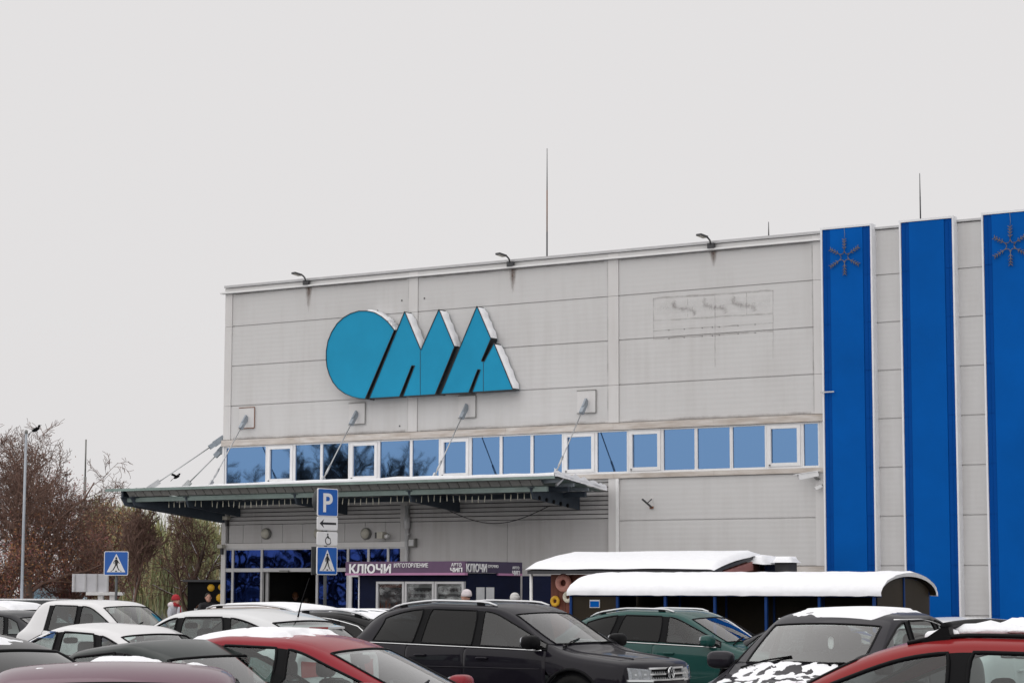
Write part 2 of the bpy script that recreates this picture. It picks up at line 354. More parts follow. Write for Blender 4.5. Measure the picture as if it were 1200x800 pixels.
# column covers and corner trims
for x0, x1, pr in ((XL, -40.10, 0.03), (-34.01, -33.72, 0.03), (-27.87, -27.57, 0.03), (-22.23, -21.98, 0.03)):
    for z0, z1 in ((6.04, JZ[3]), (JZ[3], JZ[1]), (JZ[1], 10.16)):
        P_(MB().box(x0+0.002, x1-0.002, -pr, 0.09, z0+0.004, z1-0.004), 'column_cover', 'wall_trim')
P_(MB().box(XL, -40.20, -0.03, 0.09, 0.0, 4.65), 'column_cover', 'wall_trim')
P_(MB().box(-27.87, -27.57, -0.035, 0.09, 0.2, 4.65), 'column_cover', 'wall_trim')
P_(MB().box(-22.23, -21.98, -0.03, 0.09, 2.47, 4.65), 'column_cover', 'wall_trim')
P_(MB().box(-27.64, -27.56, -0.07, -0.036, 0.2, 4.64), 'downpipe', 'white_paint')
# parapet: strip, cap and drip edge (three lengths each)
xs = [XL-0.02, -33.86, -27.72, -21.98]
for i in range(3):
    P_(MB().box(xs[i], xs[i+1]-0.006, -0.02, 0.08, 10.215, 10.318), 'parapet_strip', 'wall_panel')
    P_(MB().box(xs[i], xs[i+1]-0.004, -0.07, 0.35, 10.33, 10.395), 'parapet_cap', 'alu')
    P_(MB().box(xs[i]-(0.1 if i == 0 else 0), xs[i+1]-0.004, -0.13, 0.03, 10.165, 10.205), 'drip_edge', 'white_paint')
P_(MB().box(-21.97, XE, -0.05, 0.35, 10.31, 10.36), 'parapet_cap', 'alu')
for xc in (-33.865, -27.72, -22.1):
    P_(MB().box(xc-.14, xc+.14, -0.028, -0.021, 10.215, 10.318), 'column_cover', 'wall_trim')
# ledges above and below the window strip
lx = [XL-0.03, -37.6, -33.9, -30.9, -27.7, -24.9, -21.97]
for i in range(6):
    P_(MB().box(lx[i], lx[i+1]-0.005, -0.075, 0.08, 5.862, 6.03), 'window_ledge', 'ledge')
    P_(MB().box(lx[i], lx[i+1]-0.005, -0.055, 0.08, 4.655, 4.768), 'window_ledge', 'ledge')
P_(MB().box(XL-0.01, -40.29, -0.04, 0.08, 4.77, 5.86), 'column_cover', 'white_pvc')
P_(MB().box(-22.11, -21.98, -0.03, 0.08, 4.77, 5.86), 'column_cover', 'wall_trim')
# window strip: 20 lights, five of them opening sashes
mu = [-40.28, -38.79, -37.83, -36.89, -35.94, -34.97, -33.91, -32.98, -32.03, -31.08, -30.14, -29.20, -28.24, -27.31, -26.35, -25.41, -24.45, -23.51, -22.57, -22.12]
sash = {1, 4, 7, 11, 13, 17}
for i in range(len(mu)-1):
    x0, x1 = mu[i]+0.002, mu[i+1]-0.002; z0, z1 = 4.773, 5.855; t = 0.038; Y = -0.012
    wn = MB(); wn.box(x0, x1, Y, 0.07, z0, z0+t+.012); wn.box(x0, x1, Y, 0.07, z1-t, z1); wn.box(x0, x0+t, Y, 0.07, z0+t+.012, z1-t); wn.box(x1-t, x1, Y, 0.07, z0+t+.012, z1-t)
    fr = P_(wn, 'window', 'white_pvc'); fr['_o'] = store.location
    if i in sash:
        a, b, c, d, s = x0+t+.004, x1-t-.004, z0+t+.016, z1-t-.004, 0.085
        sh = MB(); sh.box(a, b, Y-.02, 0.03, c, c+s); sh.box(a, b, Y-.02, 0.03, d-s, d); sh.box(a, a+s, Y-.02, 0.03, c+s, d-s); sh.box(b-s, b, Y-.02, 0.03, c+s, d-s)
        sh.box(a+s-.012, a+s, Y-.03, Y-.02, c+s*.6, d-s*.6); 
        P_(sh, 'sash', 'white_pvc', fr)
        P_(MB().box(a+s-.01, b-s+.01, 0.012, 0.02, c+s-.01, d-s+.01), 'pane', 'blue_glass', fr)
        P_(MB().box(a+.03, a+.07, Y-.035, Y-.02, c+.02, c+.05), 'hinge', 'dark_metal', fr)
    else:
        tilt = random.uniform(-.004, .004)
        P_(MB().box(x0+t-.008, x1-t+.008, 0.022+tilt, 0.03+tilt, z0+t, z1-t+.008), 'pane', 'blue_glass', fr)
# low windows and trim under the right bay
P_(MB().box(-27.57, -22.0, -0.03, 0.08, 2.33, 2.462), 'window_ledge', 'ledge')
for i in range(6):
    x0 = -27.5+i*0.9
    wn = MB(); wn.box(x0, x0+.88, -.01, .07, 2.25, 2.32); wn.box(x0, x0+.88, -.01, .07, 1.2, 1.26); wn.box(x0, x0+.05, -.01, .07, 1.26, 2.25); wn.box(x0+.83, x0+.88, -.01, .07, 1.26, 2.25)
    fr = P_(wn, 'window', 'white_pvc'); fr['_o'] = store.location
    P_(MB().box(x0+.04, x0+.84, .02, .03, 1.25, 2.26), 'pane', 'navy_glass', fr)
panel(-27.57, -22.1, 0.22, 1.19)
# wall under the canopy: boards, cassettes, ribbed lower wall
for x0, x1, zb in ((-40.10, -34.25, 3.68), (-33.98, -27.88, 3.68)):
    k = 0; z = zb
    while z < 4.62:
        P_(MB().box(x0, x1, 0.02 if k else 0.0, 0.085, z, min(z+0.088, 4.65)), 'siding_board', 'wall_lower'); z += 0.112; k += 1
jx = [-40.10]+[fx(p, 620) for p in (285, 307, 331, 354.6, 380, 404, 428, 452)]+[-34.25]
for i in range(len(jx)-1):
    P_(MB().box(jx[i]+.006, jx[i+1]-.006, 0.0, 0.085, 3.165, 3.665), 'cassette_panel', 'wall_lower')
P_(MB().box(-40.19, -34.05, -0.03, 0.085, 3.02, 3.155), 'lintel', 'wall_trim')
zz = [0.22, 1.34, 2.42, 3.665]
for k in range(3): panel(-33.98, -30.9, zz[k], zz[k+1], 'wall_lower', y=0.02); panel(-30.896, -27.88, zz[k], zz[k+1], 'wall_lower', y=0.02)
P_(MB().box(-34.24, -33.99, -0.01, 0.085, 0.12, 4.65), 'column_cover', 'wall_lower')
# blue stripes: boxed-out sheets with white edging
ZT = 10.43
for x0, x1 in ((-21.93, -20.62), (-19.94, -18.60), (-17.94, -16.60), (-15.95, -14.6)):
    b = MB().box(x0+.045, x1-.045, -.20, -.002, 0.4, ZT-.05); pil = P_(b, 'blue_stripe', 'panel_blue_edge'); pil['_o'] = store.location
    P_(MB().box(x0+.24, x1-.24, -.222, -.2, 0.4, ZT-.06), 'centre_sheet', 'panel_blue', pil)
    for e0, e1 in ((x0+.045, x0+.235), (x1-.235, x1-.045)):
        for k in range(9):
            P_(MB().box(e0+.003, e1-.003, -.209, -.2005, max(rz[k+1], .4)+.01, min(rz[k], ZT-.06)-.004), 'edge_sheet', 'panel_blue_edge', pil)
            P_(MB().box((e0+e1)/2-.008, (e0+e1)/2+.008, -.216, -.2095, max(rz[k+1], .4)+.01, min(rz[k], ZT-.06)-.004), 'edge_rib', 'panel_blue_edge', pil)
    fr = MB(); fr.box(x0, x0+.042, -.235, .0, .4, ZT); fr.box(x1-.042, x1, -.235, .0, .4, ZT); fr.box(x0+.042, x1-.042, -.235, 0, ZT-.048, ZT)
    P_(fr, 'edging', 'frame_white', pil)
P_(MB().bar((-21.95, -.30, fz(972, 459, -.3)), (-21.60, -.30, fz(972, 459, -.3)), .03, .03), 'bracket_bar', 'galv')
# entrance: aluminium frame, tinted panes, dark lobby
gx = [fx(p, 660) for p in (261.5, 273, 307, 372, 408, 432, 455, 476)]
zt, zm = 3.02, fz(340, 667)
ent = MB()
for x in gx: P_(MB().box(x-.035, x+.035, -.02, .06, 0.12, zt), 'mullion', 'alu')
for i in range(len(gx)-1):
    P_(MB().box(gx[i]+.036, gx[i+1]-.036, -.015, .055, zm-.06, zm+.04), 'transom', 'alu')
    P_(MB().box(gx[i]+.036, gx[i+1]-.036, -.015, .055, zt-.05, zt-.002), 'transom', 'alu')
    P_(MB().box(gx[i]+.034, gx[i+1]-.034, .015, .025, zm+.03, zt-.04), 'pane', 'navy_glass')
    if i not in (2,): P_(MB().box(gx[i]+.034, gx[i+1]-.034, .015, .025, .2, zm-.05), 'pane', 'navy_glass')
P_(MB().box((gx[2]+gx[3])/2-.28, (gx[2]+gx[3])/2+.02, -.09, -.02, zm-.07, zm-.02), 'door_sensor', 'lamp_grey')
P_(MB().box(gx[2]+.05, gx[2]+.14, .1, .16, .12, zm-.06), 'sliding_door_edge', 'alu')
# lobby box
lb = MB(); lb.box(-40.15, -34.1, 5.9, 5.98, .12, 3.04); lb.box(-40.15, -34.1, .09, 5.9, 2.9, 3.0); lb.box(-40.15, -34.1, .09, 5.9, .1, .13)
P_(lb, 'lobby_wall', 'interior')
P_(MB().box(gx[3]+.2, gx[3]+.5, 1.5, 1.8, .13, 2.1), 'lobby_column', 'lamp_grey')
# white side door beside the key kiosk
dx0, dx1 = fx(410, 690), fx(426, 690)
dr = MB(); dr.box(dx0, dx0+.1, -.06, -.021, .12, zm-.07); dr.box(dx1-.1, dx1, -.06, -.021, .12, zm-.07); dr.box(dx0+.1, dx1-.1, -.06, -.021, zm-.2, zm-.07)
sd = P_(dr, 'side_door', 'white_pvc'); sd['_o'] = store.location
P_(MB().box(dx0+.11, dx0+.17, -.1, -.06, 1.1, 1.25), 'door_handle', 'dark_metal', sd)
# things fixed on the wall
def on_store(mbx, name, mat): return P_(mbx, name, mat)
for i, px in enumerate((313, 375, 430)):
    x, z = fx(px, 625), fz(px, 625)
    t = thing('bulkhead_lamp', ('round frosted bulkhead lamp above the doorway, closest to the building corner', 'round frosted bulkhead lamp half hidden behind the four-plate signpost', 'round frosted bulkhead lamp beside the small beige floodlight')[i], 'lamp', (x, 0, z), 0, 'round lamps above the entrance')
    MB().lathe([(0.001, 0), (.155, 0), (.155, -.07), (.14, -.10)], 'y', 24).build('lamp_base', 'lamp_grey', t)
    MB().lathe([(.138, -.09), (.12, -.125), (.07, -.15), (0.001, -.158)], 'y', 24).build('lens', 'lamp_lens', t)
t = thing('floodlight', 'small beige floodlight beside the round lamp near the drainpipe', 'floodlight', (fx(455, 627), 0, fz(455, 627)))
MB().box(-.02, .02, -.12, 0, -.02, .02).build('bracket', 'lamp_grey', t)
MB().box(-.16, .02, -.30, -.12, -.09, .09).build('housing', 'lamp_lens', t)
MB().box(-.24, -.162, -.28, -.14, -.08, .08).build('hood', 'dark_metal', t)
MB().lathe([(0.001, 0), (.05, 0), (.06, .1), (0.001, .1)], 'x', 12, (.04, -.2, -.03)).build('sensor', 'white_paint', t)
t = thing('drainpipe', 'grey vertical drainpipe beside the purple key kiosk', 'pipe', (fx(479, 620), -.09, 0.12))
zp = fz(479, 592)
MB().tube([(0, 0, 0), (0, 0, zp-.12)], .055, 12).build('pipe', 'alu', t)
MB().lathe([(.055, 0), (.085, .05), (.085, .3), (.055, .32)], 'z', 12, (0, 0, zp-.75)).build('collar', 'alu', t)
for z in (1.2, 2.2, 3.2): MB().box(-.07, .07, -.03, .085, z, z+.04).build('pipe_clip', 'galv', t)
t = thing('junction_box', 'small grey electrical box between drainpipe and ribbed wall', 'box', (fx(485, 636), 0, fz(485, 636)))
MB().box(-.10, .10, -.12, 0.02, -.10, .12).build('box', 'lamp_grey', t); MB().box(-.075, .075, -.13, -.121, -.07, .09).build('lid', 'alu', t)
t = thing('wall_bracket', 'rusty bare bracket sticking out of the pale wall panel', 'bracket', (fx(764, 592), 0, fz(764, 592)))
MB().box(-.03, .03, -.01, 0.0, -.06, .22).build('plate', 'wall_trim', t); MB().box(-.05, .05, -.03, -.01, -.08, -.02).build('foot', 'rust', t)
MB().bar((0, -.03, -.04), (-.02, -.45, .14), .035, .035).build('arm', 'dark_metal', t); MB().bar((0, -.01, .16), (-.01, -.22, .05), .02, .02).build('stay', 'dark_metal', t)
# security cameras by the first stripe
t = thing('security_camera', 'white bullet security camera on the wall beside the first blue stripe', 'camera', (fx(960, 558), 0, fz(960, 558)))
MB().tube([(0, 0, -.06), (0, -.14, -.06), (-.04, -.2, .0)], .03, 8).build('arm', 'lamp_grey', t)
MB().bar((.02, -.12, .06), (-.34, -.42, -.03), .13, .12).build('housing', 'white_paint', t)
MB().bar((.04, -.1, .13), (-.42, -.48, .03), .16, .02).build('sunshield', 'white_paint', t)
t = thing('security_camera', 'tiny white security camera hanging under the larger bullet camera', 'camera', (fx(964, 570), 0, fz(964, 570)))
MB().tube([(0, 0, .05), (0, -.1, .02)], .02, 8).build('arm', 'lamp_grey', t); MB().bar((.02, -.1, .02), (-.1, -.2, -.05), .07, .07).build('housing', 'white_paint', t)
# little cameras on the left corner above the entrance
for (px, py), lb_ in zip(((268, 607), (262, 640)), ('pale beige floodlight at the corner under the canopy', 'pale camera box at the corner above the entrance glazing')):
    t = thing('corner_lamp', lb_, 'lamp', (fx(px, py), -.03, fz(px, py)))
    MB().box(-.02, .14, -.22, -.06, -.05, .05).build('housing', 'lamp_lens', t); MB().box(-.03, .03, -.08, 0, -.22, -.02).build('bracket', 'dark_metal', t)
# roof floodlights with rust runs below
def fade_sheet(pts, fades, name, mat, parent, off):
    me = bpy.data.meshes.new(name); me.from_pydata([tuple(Vector(p)-Vector(off)) for p in pts], [], [tuple(range(i*2, i*2+2))+(i*2+3, i*2+2) for i in range(len(pts)//2-1)])
    a = me.attributes.new('fade', 'FLOAT', 'POINT'); a.data.foreach_set('value', fades)
    return link(name, me, mat, parent)
for k, (px, py) in enumerate(((362, 328), (601, 307), (836, 286))):
    x = fx(px, py)
    lab = ('rooftop floodlight on a bent arm near the left corner of the roof', 'rooftop floodlight on a bent arm above the letters of the logo', 'rooftop floodlight on a bent arm above the old sign marks')[k]
    t = thing('roof_floodlight', lab, 'floodlight', (x, -.13, 10.22), 0, 'floodlights along the roof edge')
    MB().box(-.09, .09, -.03, .06, -.015, .11).build('mount', 'dark_metal', t)
    MB().tube([(0, -.02, .08), (0, -.05, .17), (-.03, -.10, .23), (-.05, -.2, .26)], .022, 8).build('arm', 'dark_metal', t)
    hd = MB(); hd.bar((-.05, -.18, .235), (-.12, -.42, .275), .17, .045); hd.build('head', 'dark_metal', t)
    MB().bar((-.06, -.21, .211), (-.11, -.40, .242), .12, .012).build('lens', 'lamp_lens', t)
    w_ = .17
    pts = []; fd = []
    for q in range(8):
        z = 10.15-q*(0.9 if k != 2 else .55)/7; ww = w_*(1-.65*q/7)
        pts += [(x-ww, -.0035, z), (x, -.0035, z)]; fd += [0.15, max(0, 1.25*(1-q/7.5))]
    fade_sheet(pts, fd, 'rust_run', 'rust_stain', store, store.location)
    pts = []; fd = []
    for q in range(8):
        z = 10.15-q*(0.9 if k != 2 else .55)/7; ww = w_*(1-.65*q/7)
        pts += [(x, -.0035, z), (x+ww, -.0035, z)]; fd += [max(0, 1.25*(1-q/7.5)), 0.15]
    fade_sheet(pts, fd, 'rust_run', 'rust_stain', store, store.location)
# grime along joints beside the columns and under the ledge
def grime(x0, z0, x1, z1, wd, name='grime', mat='dust_stain', yy=-.0045):
    n = 12; pts = []; fd = []
    d = Vector((x1-x0, 0, z1-z0)); nn = Vector((-d.z, 0, d.x)).normalized()*wd
    for s in (-1, 1):
        pts = []; fd = []
        for q in range(n+1):
            p = Vector((x0, yy, z0))+d*q/n; f = random.uniform(.5, 1.1)
            a, b = p, p+nn*s
            pts += [a, b]; fd += [f, 0.0]
        fade_sheet(pts, fd, name, mat, store, store.location)
for xj in (-34.02, -27.885, -22.25):
    grime(xj, 6.1, xj, 10.1, .05)
for x0, x1 in bays: grime(x0+.1, 6.06, x1-.1, 6.06, .10)
grime(-27.5, 10.13, -22.3, 10.13, .05); grime(-40, 10.13, -34.1, 10.13, .05); grime(-33.6, 10.13, -28, 10.13, .05)
# scar of a removed sign: dusty outline, seams and S-shaped marks
def fp(px, py): return fx(px, py), fz(px, py)
for a, b, wd in (((766, 349.5), (906, 340.2), .06), ((766, 376), (906, 367), .05), ((766, 387.5), (906, 378.5), .035), ((766, 397), (906, 388), .05), ((766, 349), (766, 398), .03), ((806, 350), (806, 372), .02), ((838, 346), (838, 430), .025), ((875, 343), (875, 369), .02), ((906, 340), (906, 420), .025)):
    grime(*fp(*a), *fp(*b), wd, 'sign_scar')
grime(*fp(770, 362.5), *fp(903, 353.5), .30, 'sign_scar', 'pale_stain', -.0025)
for cx in (0, 36, 70):
    pts = [(791+cx, 352-cx*.066), (788+cx, 358-cx*.066), (797+cx, 362-cx*.066), (812+cx, 363-cx*.066), (815+cx, 369-cx*.066)]
    for q in range(4): grime(*fp(*pts[q]), *fp(*pts[q+1]), .12, 'sign_scar')
for px in (784, 802, 823, 835, 843, 865, 885):
    for py in (386.3, 396): 
        x, z = fp(px, py-(px-784)*.066+.5); P_(MB().box(x-.010, x+.010, -.012, -.001, z-.010, z+.010), 'bolt', 'dark_metal')
for px, py in ((471, 352), (497.5, 349.5), (442.5, 364), (468.5, 499)):
    x, z = fp(px, py); P_(MB().box(x-.018, x+.018, -.014, -.001, z-.018, z+.018), 'bolt', 'dark_metal')

# ---------------------------------------------------------------- logo: three boxed letters
LG = lambda pts: [fac(360+u/4.2857, 340+v/4.2857, -0.36)[[0, 2]] for u, v in pts]
cx_, cy_ = 268, 325
Opts = [(300, 104), (260, 104), (220, 116), (185, 136), (152, 166), (124, 208), (105, 255), (96, 305), (96, 345), (100, 385), (112, 425), (130, 462), (156, 494), (190, 519), (228, 535), (262, 543), (292, 545), (438, 201), (424, 182), (402, 156), (372, 131), (336, 111)]
Mpts = [(490, 107), (312, 543), (464, 534), (526, 378), (540, 379), (481, 533), (566, 528), (643, 523), (740, 285), (662, 96), (571, 300)]
Apts = [(853, 80), (671, 521), (812, 513), (857, 398), (870, 399), (829, 512), (1034, 499), (938, 265), (889, 358), (875, 355), (923, 243)]
lgx, lgz = LG([(96, 545)])[0]
logo = thing('store_logo', 'blue boxed letters of the store logo mounted on the grey wall', 'sign', (lgx, 0, lgz))
for nm, pp, snowed in (('letter_o', Opts, range(17, 22)), ('letter_m', Mpts, (8, 10)), ('letter_a', Apts, (6, 10))):
    pl_ = [(u-lgx, v-lgz) for u, v in LG(pp)]
    b = MB(); n = len(pl_)
    to3 = lambda u, v, d: (u, d, v)
    b.prism(pl_, to3, -.36, -.05, 0, 1)
    lt = b.build(nm, ['logo_blue', 'logo_side'], logo)
    rim = MB()     # raised metal edge of the light box
    for i in range(n):
        p, q = Vector((pl_[i][0], -.365, pl_[i][1])), Vector((pl_[(i+1) % n][0], -.365, pl_[(i+1) % n][1]))
        rim.bar(p, q, .018, .02, up=(0, 1, 0))
    rim.build('rim', 'logo_side', lt)
    for i in snowed:   # snow lodged on the edges that look up
        (x0, z0), (x1, z1) = pl_[i], pl_[(i+1) % n]
        d = Vector((x1-x0, 0, z1-z0)); L_ = d.length; d.normalize(); nn = Vector((-d.z, 0, d.x))
        if nn.z < 0: nn = -nn
        s = MB(); k = 10
        rows = []
        for q in range(k+1):
            tt = q/k; h = .045+.02*math.sin(q*2.1+i); p = Vector((x0, 0, z0))+d*L_*(0.03+.94*tt)
            if q in (0, k): h = .008
            rows += [p+Vector((0, -.35, 0)), p+Vector((0, -.345, 0))+nn*h*.7, p+Vector((0, -.2, 0))+nn*h, p+Vector((0, -.055, 0))+nn*h*.8]
        s.add(rows, [(q*4+j, q*4+j+1, q*4+j+5, q*4+j+4) for q in range(k) for j in range(3)], 0, True)
        s.build('snow', 'snow', lt)
bk = MB()
for a, b, wdt in (((438, 206), (297, 544), .12), ((743, 290), (652, 520), .14)):
    (x0, z0), (x1, z1) = [np.array(q)-np.array((lgx, lgz)) for q in LG([a, b])]
    MB().bar((x0, -.17, z0), (x1, -.17, z1), wdt, .2, up=(0, 1, 0)).build('backing', 'logo_side', logo)
for a, b in (((568, 305), (568, 526)), ((885, 362), (885, 508))):
    (x0, z0), (x1, z1) = [np.array(q)-np.array((lgx, lgz)) for q in LG([a, b])]
    MB().bar((x0, -.362, z0), (x1, -.362, z1), .012, .006, up=(0, 1, 0)).build('seam', 'logo_side', logo)

# ---------------------------------------------------------------- lightning masts and snowflakes
for (px, y0, y1, Yd, lab, red) in ((641, 300, 174, 3.0, 'tall thin lightning mast with a red band above the logo', True), (1079, 258, 203, 3.0, 'thin lightning mast standing behind the second blue stripe', False), (901, 276, 260, 3.0, 'short thin lightning rod on the roof near the first stripe', False)):
    p0, p1 = fac(px, y0+14, Yd), fac(px, y1, Yd); h = p1[2]-10.3
    t = thing('lightning_mast', lab, 'mast', (p0[0], Yd, 10.3))
    MB().tube([(0, 0, 0), (0, 0, h*.36)], .022, 8).build('mast_base', 'dark_metal', t)
    MB().tube([(0, 0, h*.36), (0, 0, h*.68)], .018, 8).build('mast_middle', 'rust' if red else 'dark_metal', t)
    MB().tube([(0, 0, h*.68), (0, 0, h)], [.015, .009], 8).build('mast_tip', 'dark_metal', t)
    MB().box(-.25, .25, -.25, .25, 0, .12).build('foot', 'kerb', t)
mk('bulb_wire', (0.17, 0.14, 0.13), 0.5, metal=0.2, emis=None)
for (px, py, rp, lab) in ((989.5, 301, 18.5, 'wire snowflake decoration hanging on the first blue stripe'), (1184, 288, 19.5, 'wire snowflake decoration hanging on the third blue stripe')):
    x, z = fx(px, py, -.27), fz(px, py, -.27); rr = rp*56/F_PX*1.05
    t = thing('snowflake', lab, 'decoration', (x, -.27, z), 0, 'snowflakes on the blue stripes')
    for k in range(6):
        a = math.pi/2+k*math.pi/3; d = Vector((math.cos(a), 0, math.sin(a))); b = MB()
        b.tube([d*.09, d*rr], .010, 5)
        for q in (.45, .62, .78, .92):
            for s in (-1, 1):
                e = Vector((math.cos(a+s*.75), 0, math.sin(a+s*.75))); b.tube([d*rr*q, d*rr*q+e*rr*.17], .009, 5)
        b.build('arm', 'bulb_wire', t)
    b = MB(); b.tube([(math.cos(k*math.pi/6)*.1*(1.5 if k % 2 else .8), 0, math.sin(k*math.pi/6)*.1*(1.5 if k % 2 else .8)) for k in range(13)], .010, 5); b.build('star', 'bulb_wire', t)
    MB().tube([(0, 0, rr), (.01, .02, rr+.12), (-.01, .03, 10.38-z)], .005, 4).build('cable', 'lamp_grey', t)

# ================================================================ CANOPY
CX1 = -27.90; CX0 = -42.15; PY = -2.5; ZI, ZO = 4.33, 4.60; YB = 9.0
can = thing('canopy', 'long steel entrance canopy with green sheet roof hung on rods', 'canopy', (CX1, 0, 0)); can['_o'] = (CX1, 0, 0)
slope = lambda y: ZI+(ZO-ZI)*min(1.0, -y/2.5)
def sheet_pts(z): return [(CX1, -.06, ZI+z), (CX1, PY, ZO+z), (CX0, PY, ZO+z), (XL-.06, -.06, ZI+z)], [(XL-.06, -.06, ZI+z), (CX0, PY, ZO+z), (CX0, YB, ZO+z), (XL-.06, YB, ZI+z)]
# corrugated roof sheets, one per 1.1 m
nsh = 13
for i in range(nsh):
    xa, xb = CX1+(CX0-CX1)*i/nsh, CX1+(CX0-CX1)*(i+1)/nsh
    b = MB(); k = 8; rows = []
    for q in range(k+1):
        x = xa+(xb-xa)*q/k; zc = .022*(q % 2); yb = -.06
        if x < XL: yb = (x-XL)/(CX0-XL)*PY-.03
        rows += [(x, PY-.12, slope(PY)+zc), (x, yb, slope(yb)+zc)]
    b.add(rows, [(2*q, 2*q+1, 2*q+3, 2*q+2) for q in range(k)])
    P_(b, 'roof_sheet', 'canopy_sheet', can)
b = MB(); l = sheet_pts(0)[1]; b.add(l, [(0, 1, 2, 3)]); P_(b, 'roof_sheet', 'canopy_sheet', can)
# front edge: gutter lip, row of soffit cells, lower channel
P_(MB().box(CX0-.15, CX1+.05, PY-.16, PY-.12, ZO-.06, ZO+.012), 'gutter', 'canopy_sheet', can)
n = 44
for i in range(n):
    xa = CX0+.45+(CX1-.45-CX0-.45)*i/n; xb = CX0+.45+(CX1-.45-CX0-.45)*(i+1)/n
    b = MB(); b.add([(xa+.012, PY+.02, ZO-.06), (xb-.012, PY+.02, ZO-.06), (xb-.012, PY+.16, ZO-.20), (xa+.012, PY+.16, ZO-.20), (xa+.012, PY+.06, ZO-.05), (xb-.012, PY+.06, ZO-.05), (xb-.012, PY+.2, ZO-.19), (xa+.012, PY+.2, ZO-.19)], [(0, 1, 2, 3), (4, 5, 6, 7), (0, 4, 7, 3), (1, 5, 6, 2), (0, 1, 5, 4), (3, 2, 6, 7)])
    P_(b, 'soffit_cell', 'soffit', can)
P_(MB().box(CX0+.3, CX1-.4, PY+.24, PY+.32, ZO-.34, ZO-.22), 'front_channel', 'canopy_sheet', can)
for y, dz in ((-1.55, -.22), (-.75, -.24)):
    P_(MB().box(CX0+.6, CX1-.2, y-.05, y+.05, slope(y)+dz, slope(y)+dz+.14), 'purlin', 'steel_blue', can)
P_(MB().box(CX0+.02, CX0+.1, PY+.3, YB, ZO-.22, ZO-.03), 'side_channel', 'steel_blue', can)
bx = [fx(p, 574, -2.25) for p in (219, 346, 480, 623)]
def beam(a, b, h0, h1, wd, name='beam'):   # tapering plate girder a (front, shallow end) to b (wall)
    a, b = Vector(a), Vector(b); d = (b-a); d.z = 0; d.normalize(); s = Vector((-d.y, d.x, 0))*wd/2
    vs = [a+s, a-s, a-s-Vector((0, 0, h0))+d*.12, a+s-Vector((0, 0, h0))+d*.12, b+s, b-s, b-s-Vector((0, 0, h1)), b+s-Vector((0, 0, h1))]
    m_ = MB(); m_.add(vs, [(0, 1, 2, 3), (7, 6, 5, 4), (0, 4, 5, 1), (1, 5, 6, 2), (2, 6, 7, 3), (3, 7, 4, 0)])
    # flanges
    m_.add([a+s*3+Vector((0, 0, .002)), a-s*3+Vector((0, 0, .002)), b-s*3+Vector((0, 0, .002)), b+s*3+Vector((0, 0, .002)), a+s*3+Vector((0, 0, .02)), a-s*3+Vector((0, 0, .02)), b-s*3+Vector((0, 0, .02)), b+s*3+Vector((0, 0, .02))], [(0, 1, 2, 3), (4, 5, 6, 7), (0, 1, 5, 4), (2, 3, 7, 6), (0, 3, 7, 4), (1, 2, 6, 5)])
    return P_(m_, name, 'steel_blue', can)
for i, x in enumerate(bx):
    bo = beam((x, -2.3, ZO-.25), (x, -.02, ZI-.10), .26, .34, .06); bo['_o'] = (CX1, 0, 0)
    if i == 3:
        for q in range(5):
            y = -1.95+q*.33; P_(MB().lathe([(.001, 0), (.05, 0), (.05, .02), (.001, .02)], 'x', 10, (x+.033, y, slope(y)-.42)), 'bolt', 'black', bo)
for dx, dy in ((0, 0), (.35, .0)):
    beam((CX0+.15+dx, PY+.15+dy, ZO-.22), (XL-.02+dx*.3, -.02, ZI-.2), .22, .40, .10)
for y in (1.6, 3.4, 5.2): beam((CX0+.2, y, ZO-.25), (XL-.02, y, ZI-.1), .22, .34, .08)
# snow lying on the canopy roof
random.seed(11)
def snow_slab(name, nx, ny, f, mat, parent):
    b = MB(); b.add([f(i/nx, j/ny) for i in range(nx+1) for j in range(ny+1)], [(i*(ny+1)+j, i*(ny+1)+j+1, (i+1)*(ny+1)+j+1, (i+1)*(ny+1)+j) for i in range(nx) for j in range(ny)], 0, True)
    return b
def fcan(u, v):
    x = CX1+.06+(CX0+.3-CX1)*u; v0 = v; v = max(0, (v-1/12)*12/11); y = PY-.165+(-.1-PY)*v
    if x < XL-.1: y = max(min(y, (x-XL)/(CX0-XL)*PY-.05), PY-.13)
    e = min(u*14, 1)*min((1-v)*9, 1)
    nn = noise.noise(Vector((x*1.6, y*2.2, 3.0)))
    edge = .05 if v == 0 else .055
    tk = edge+.03*nn+.035*min(v*6, 1)-max(0, (u-.5))*.17
    if u == 0: x += .05*noise.noise(Vector((y*6, 1, 2))); tk = .03+.05*abs(noise.noise(Vector((y*5, 4, 2))))
    if v0 == 0: tk = -.022
    return (x, y, slope(y)+.03+tk)
b = snow_slab('s', 90, 12, fcan, 'snow', can); P_(b, 'snow', 'snow', can)
b = MB(); rows = []
for q in range(40):     # ragged snow edge at the right end of the roof
    y = PY-.12+(-PY)*q/39; h = .09+.13*abs(noise.noise(Vector((y*4, 7.3, 1))))
    rows += [(CX1+.055+.03*noise.noise(Vector((y*7, 2, 2))), y, slope(y)-.0+.01*noise.noise(Vector((y*9, 0, 0)))), (CX1+.03, y, slope(y)+.03+h)]
b.add(rows, [(2*q, 2*q+1, 2*q+3, 2*q+2) for q in range(39)], 0, True); P_(b, 'snow', 'snow', can)
# purlin ends under the right end
for y in (-2.25, -1.6, -.9): P_(MB().bar((CX1-.03, y, slope(y)-.07), (CX1-.55, y, slope(y)-.07), .05, .08), 'purlin_end', 'steel_grey', can)
P_(MB().bar((CX1-.02, -2.42, ZO-.2), (CX1-.02, -2.1, ZO-.02), .05, .05), 'corner_strut', 'galv', can)
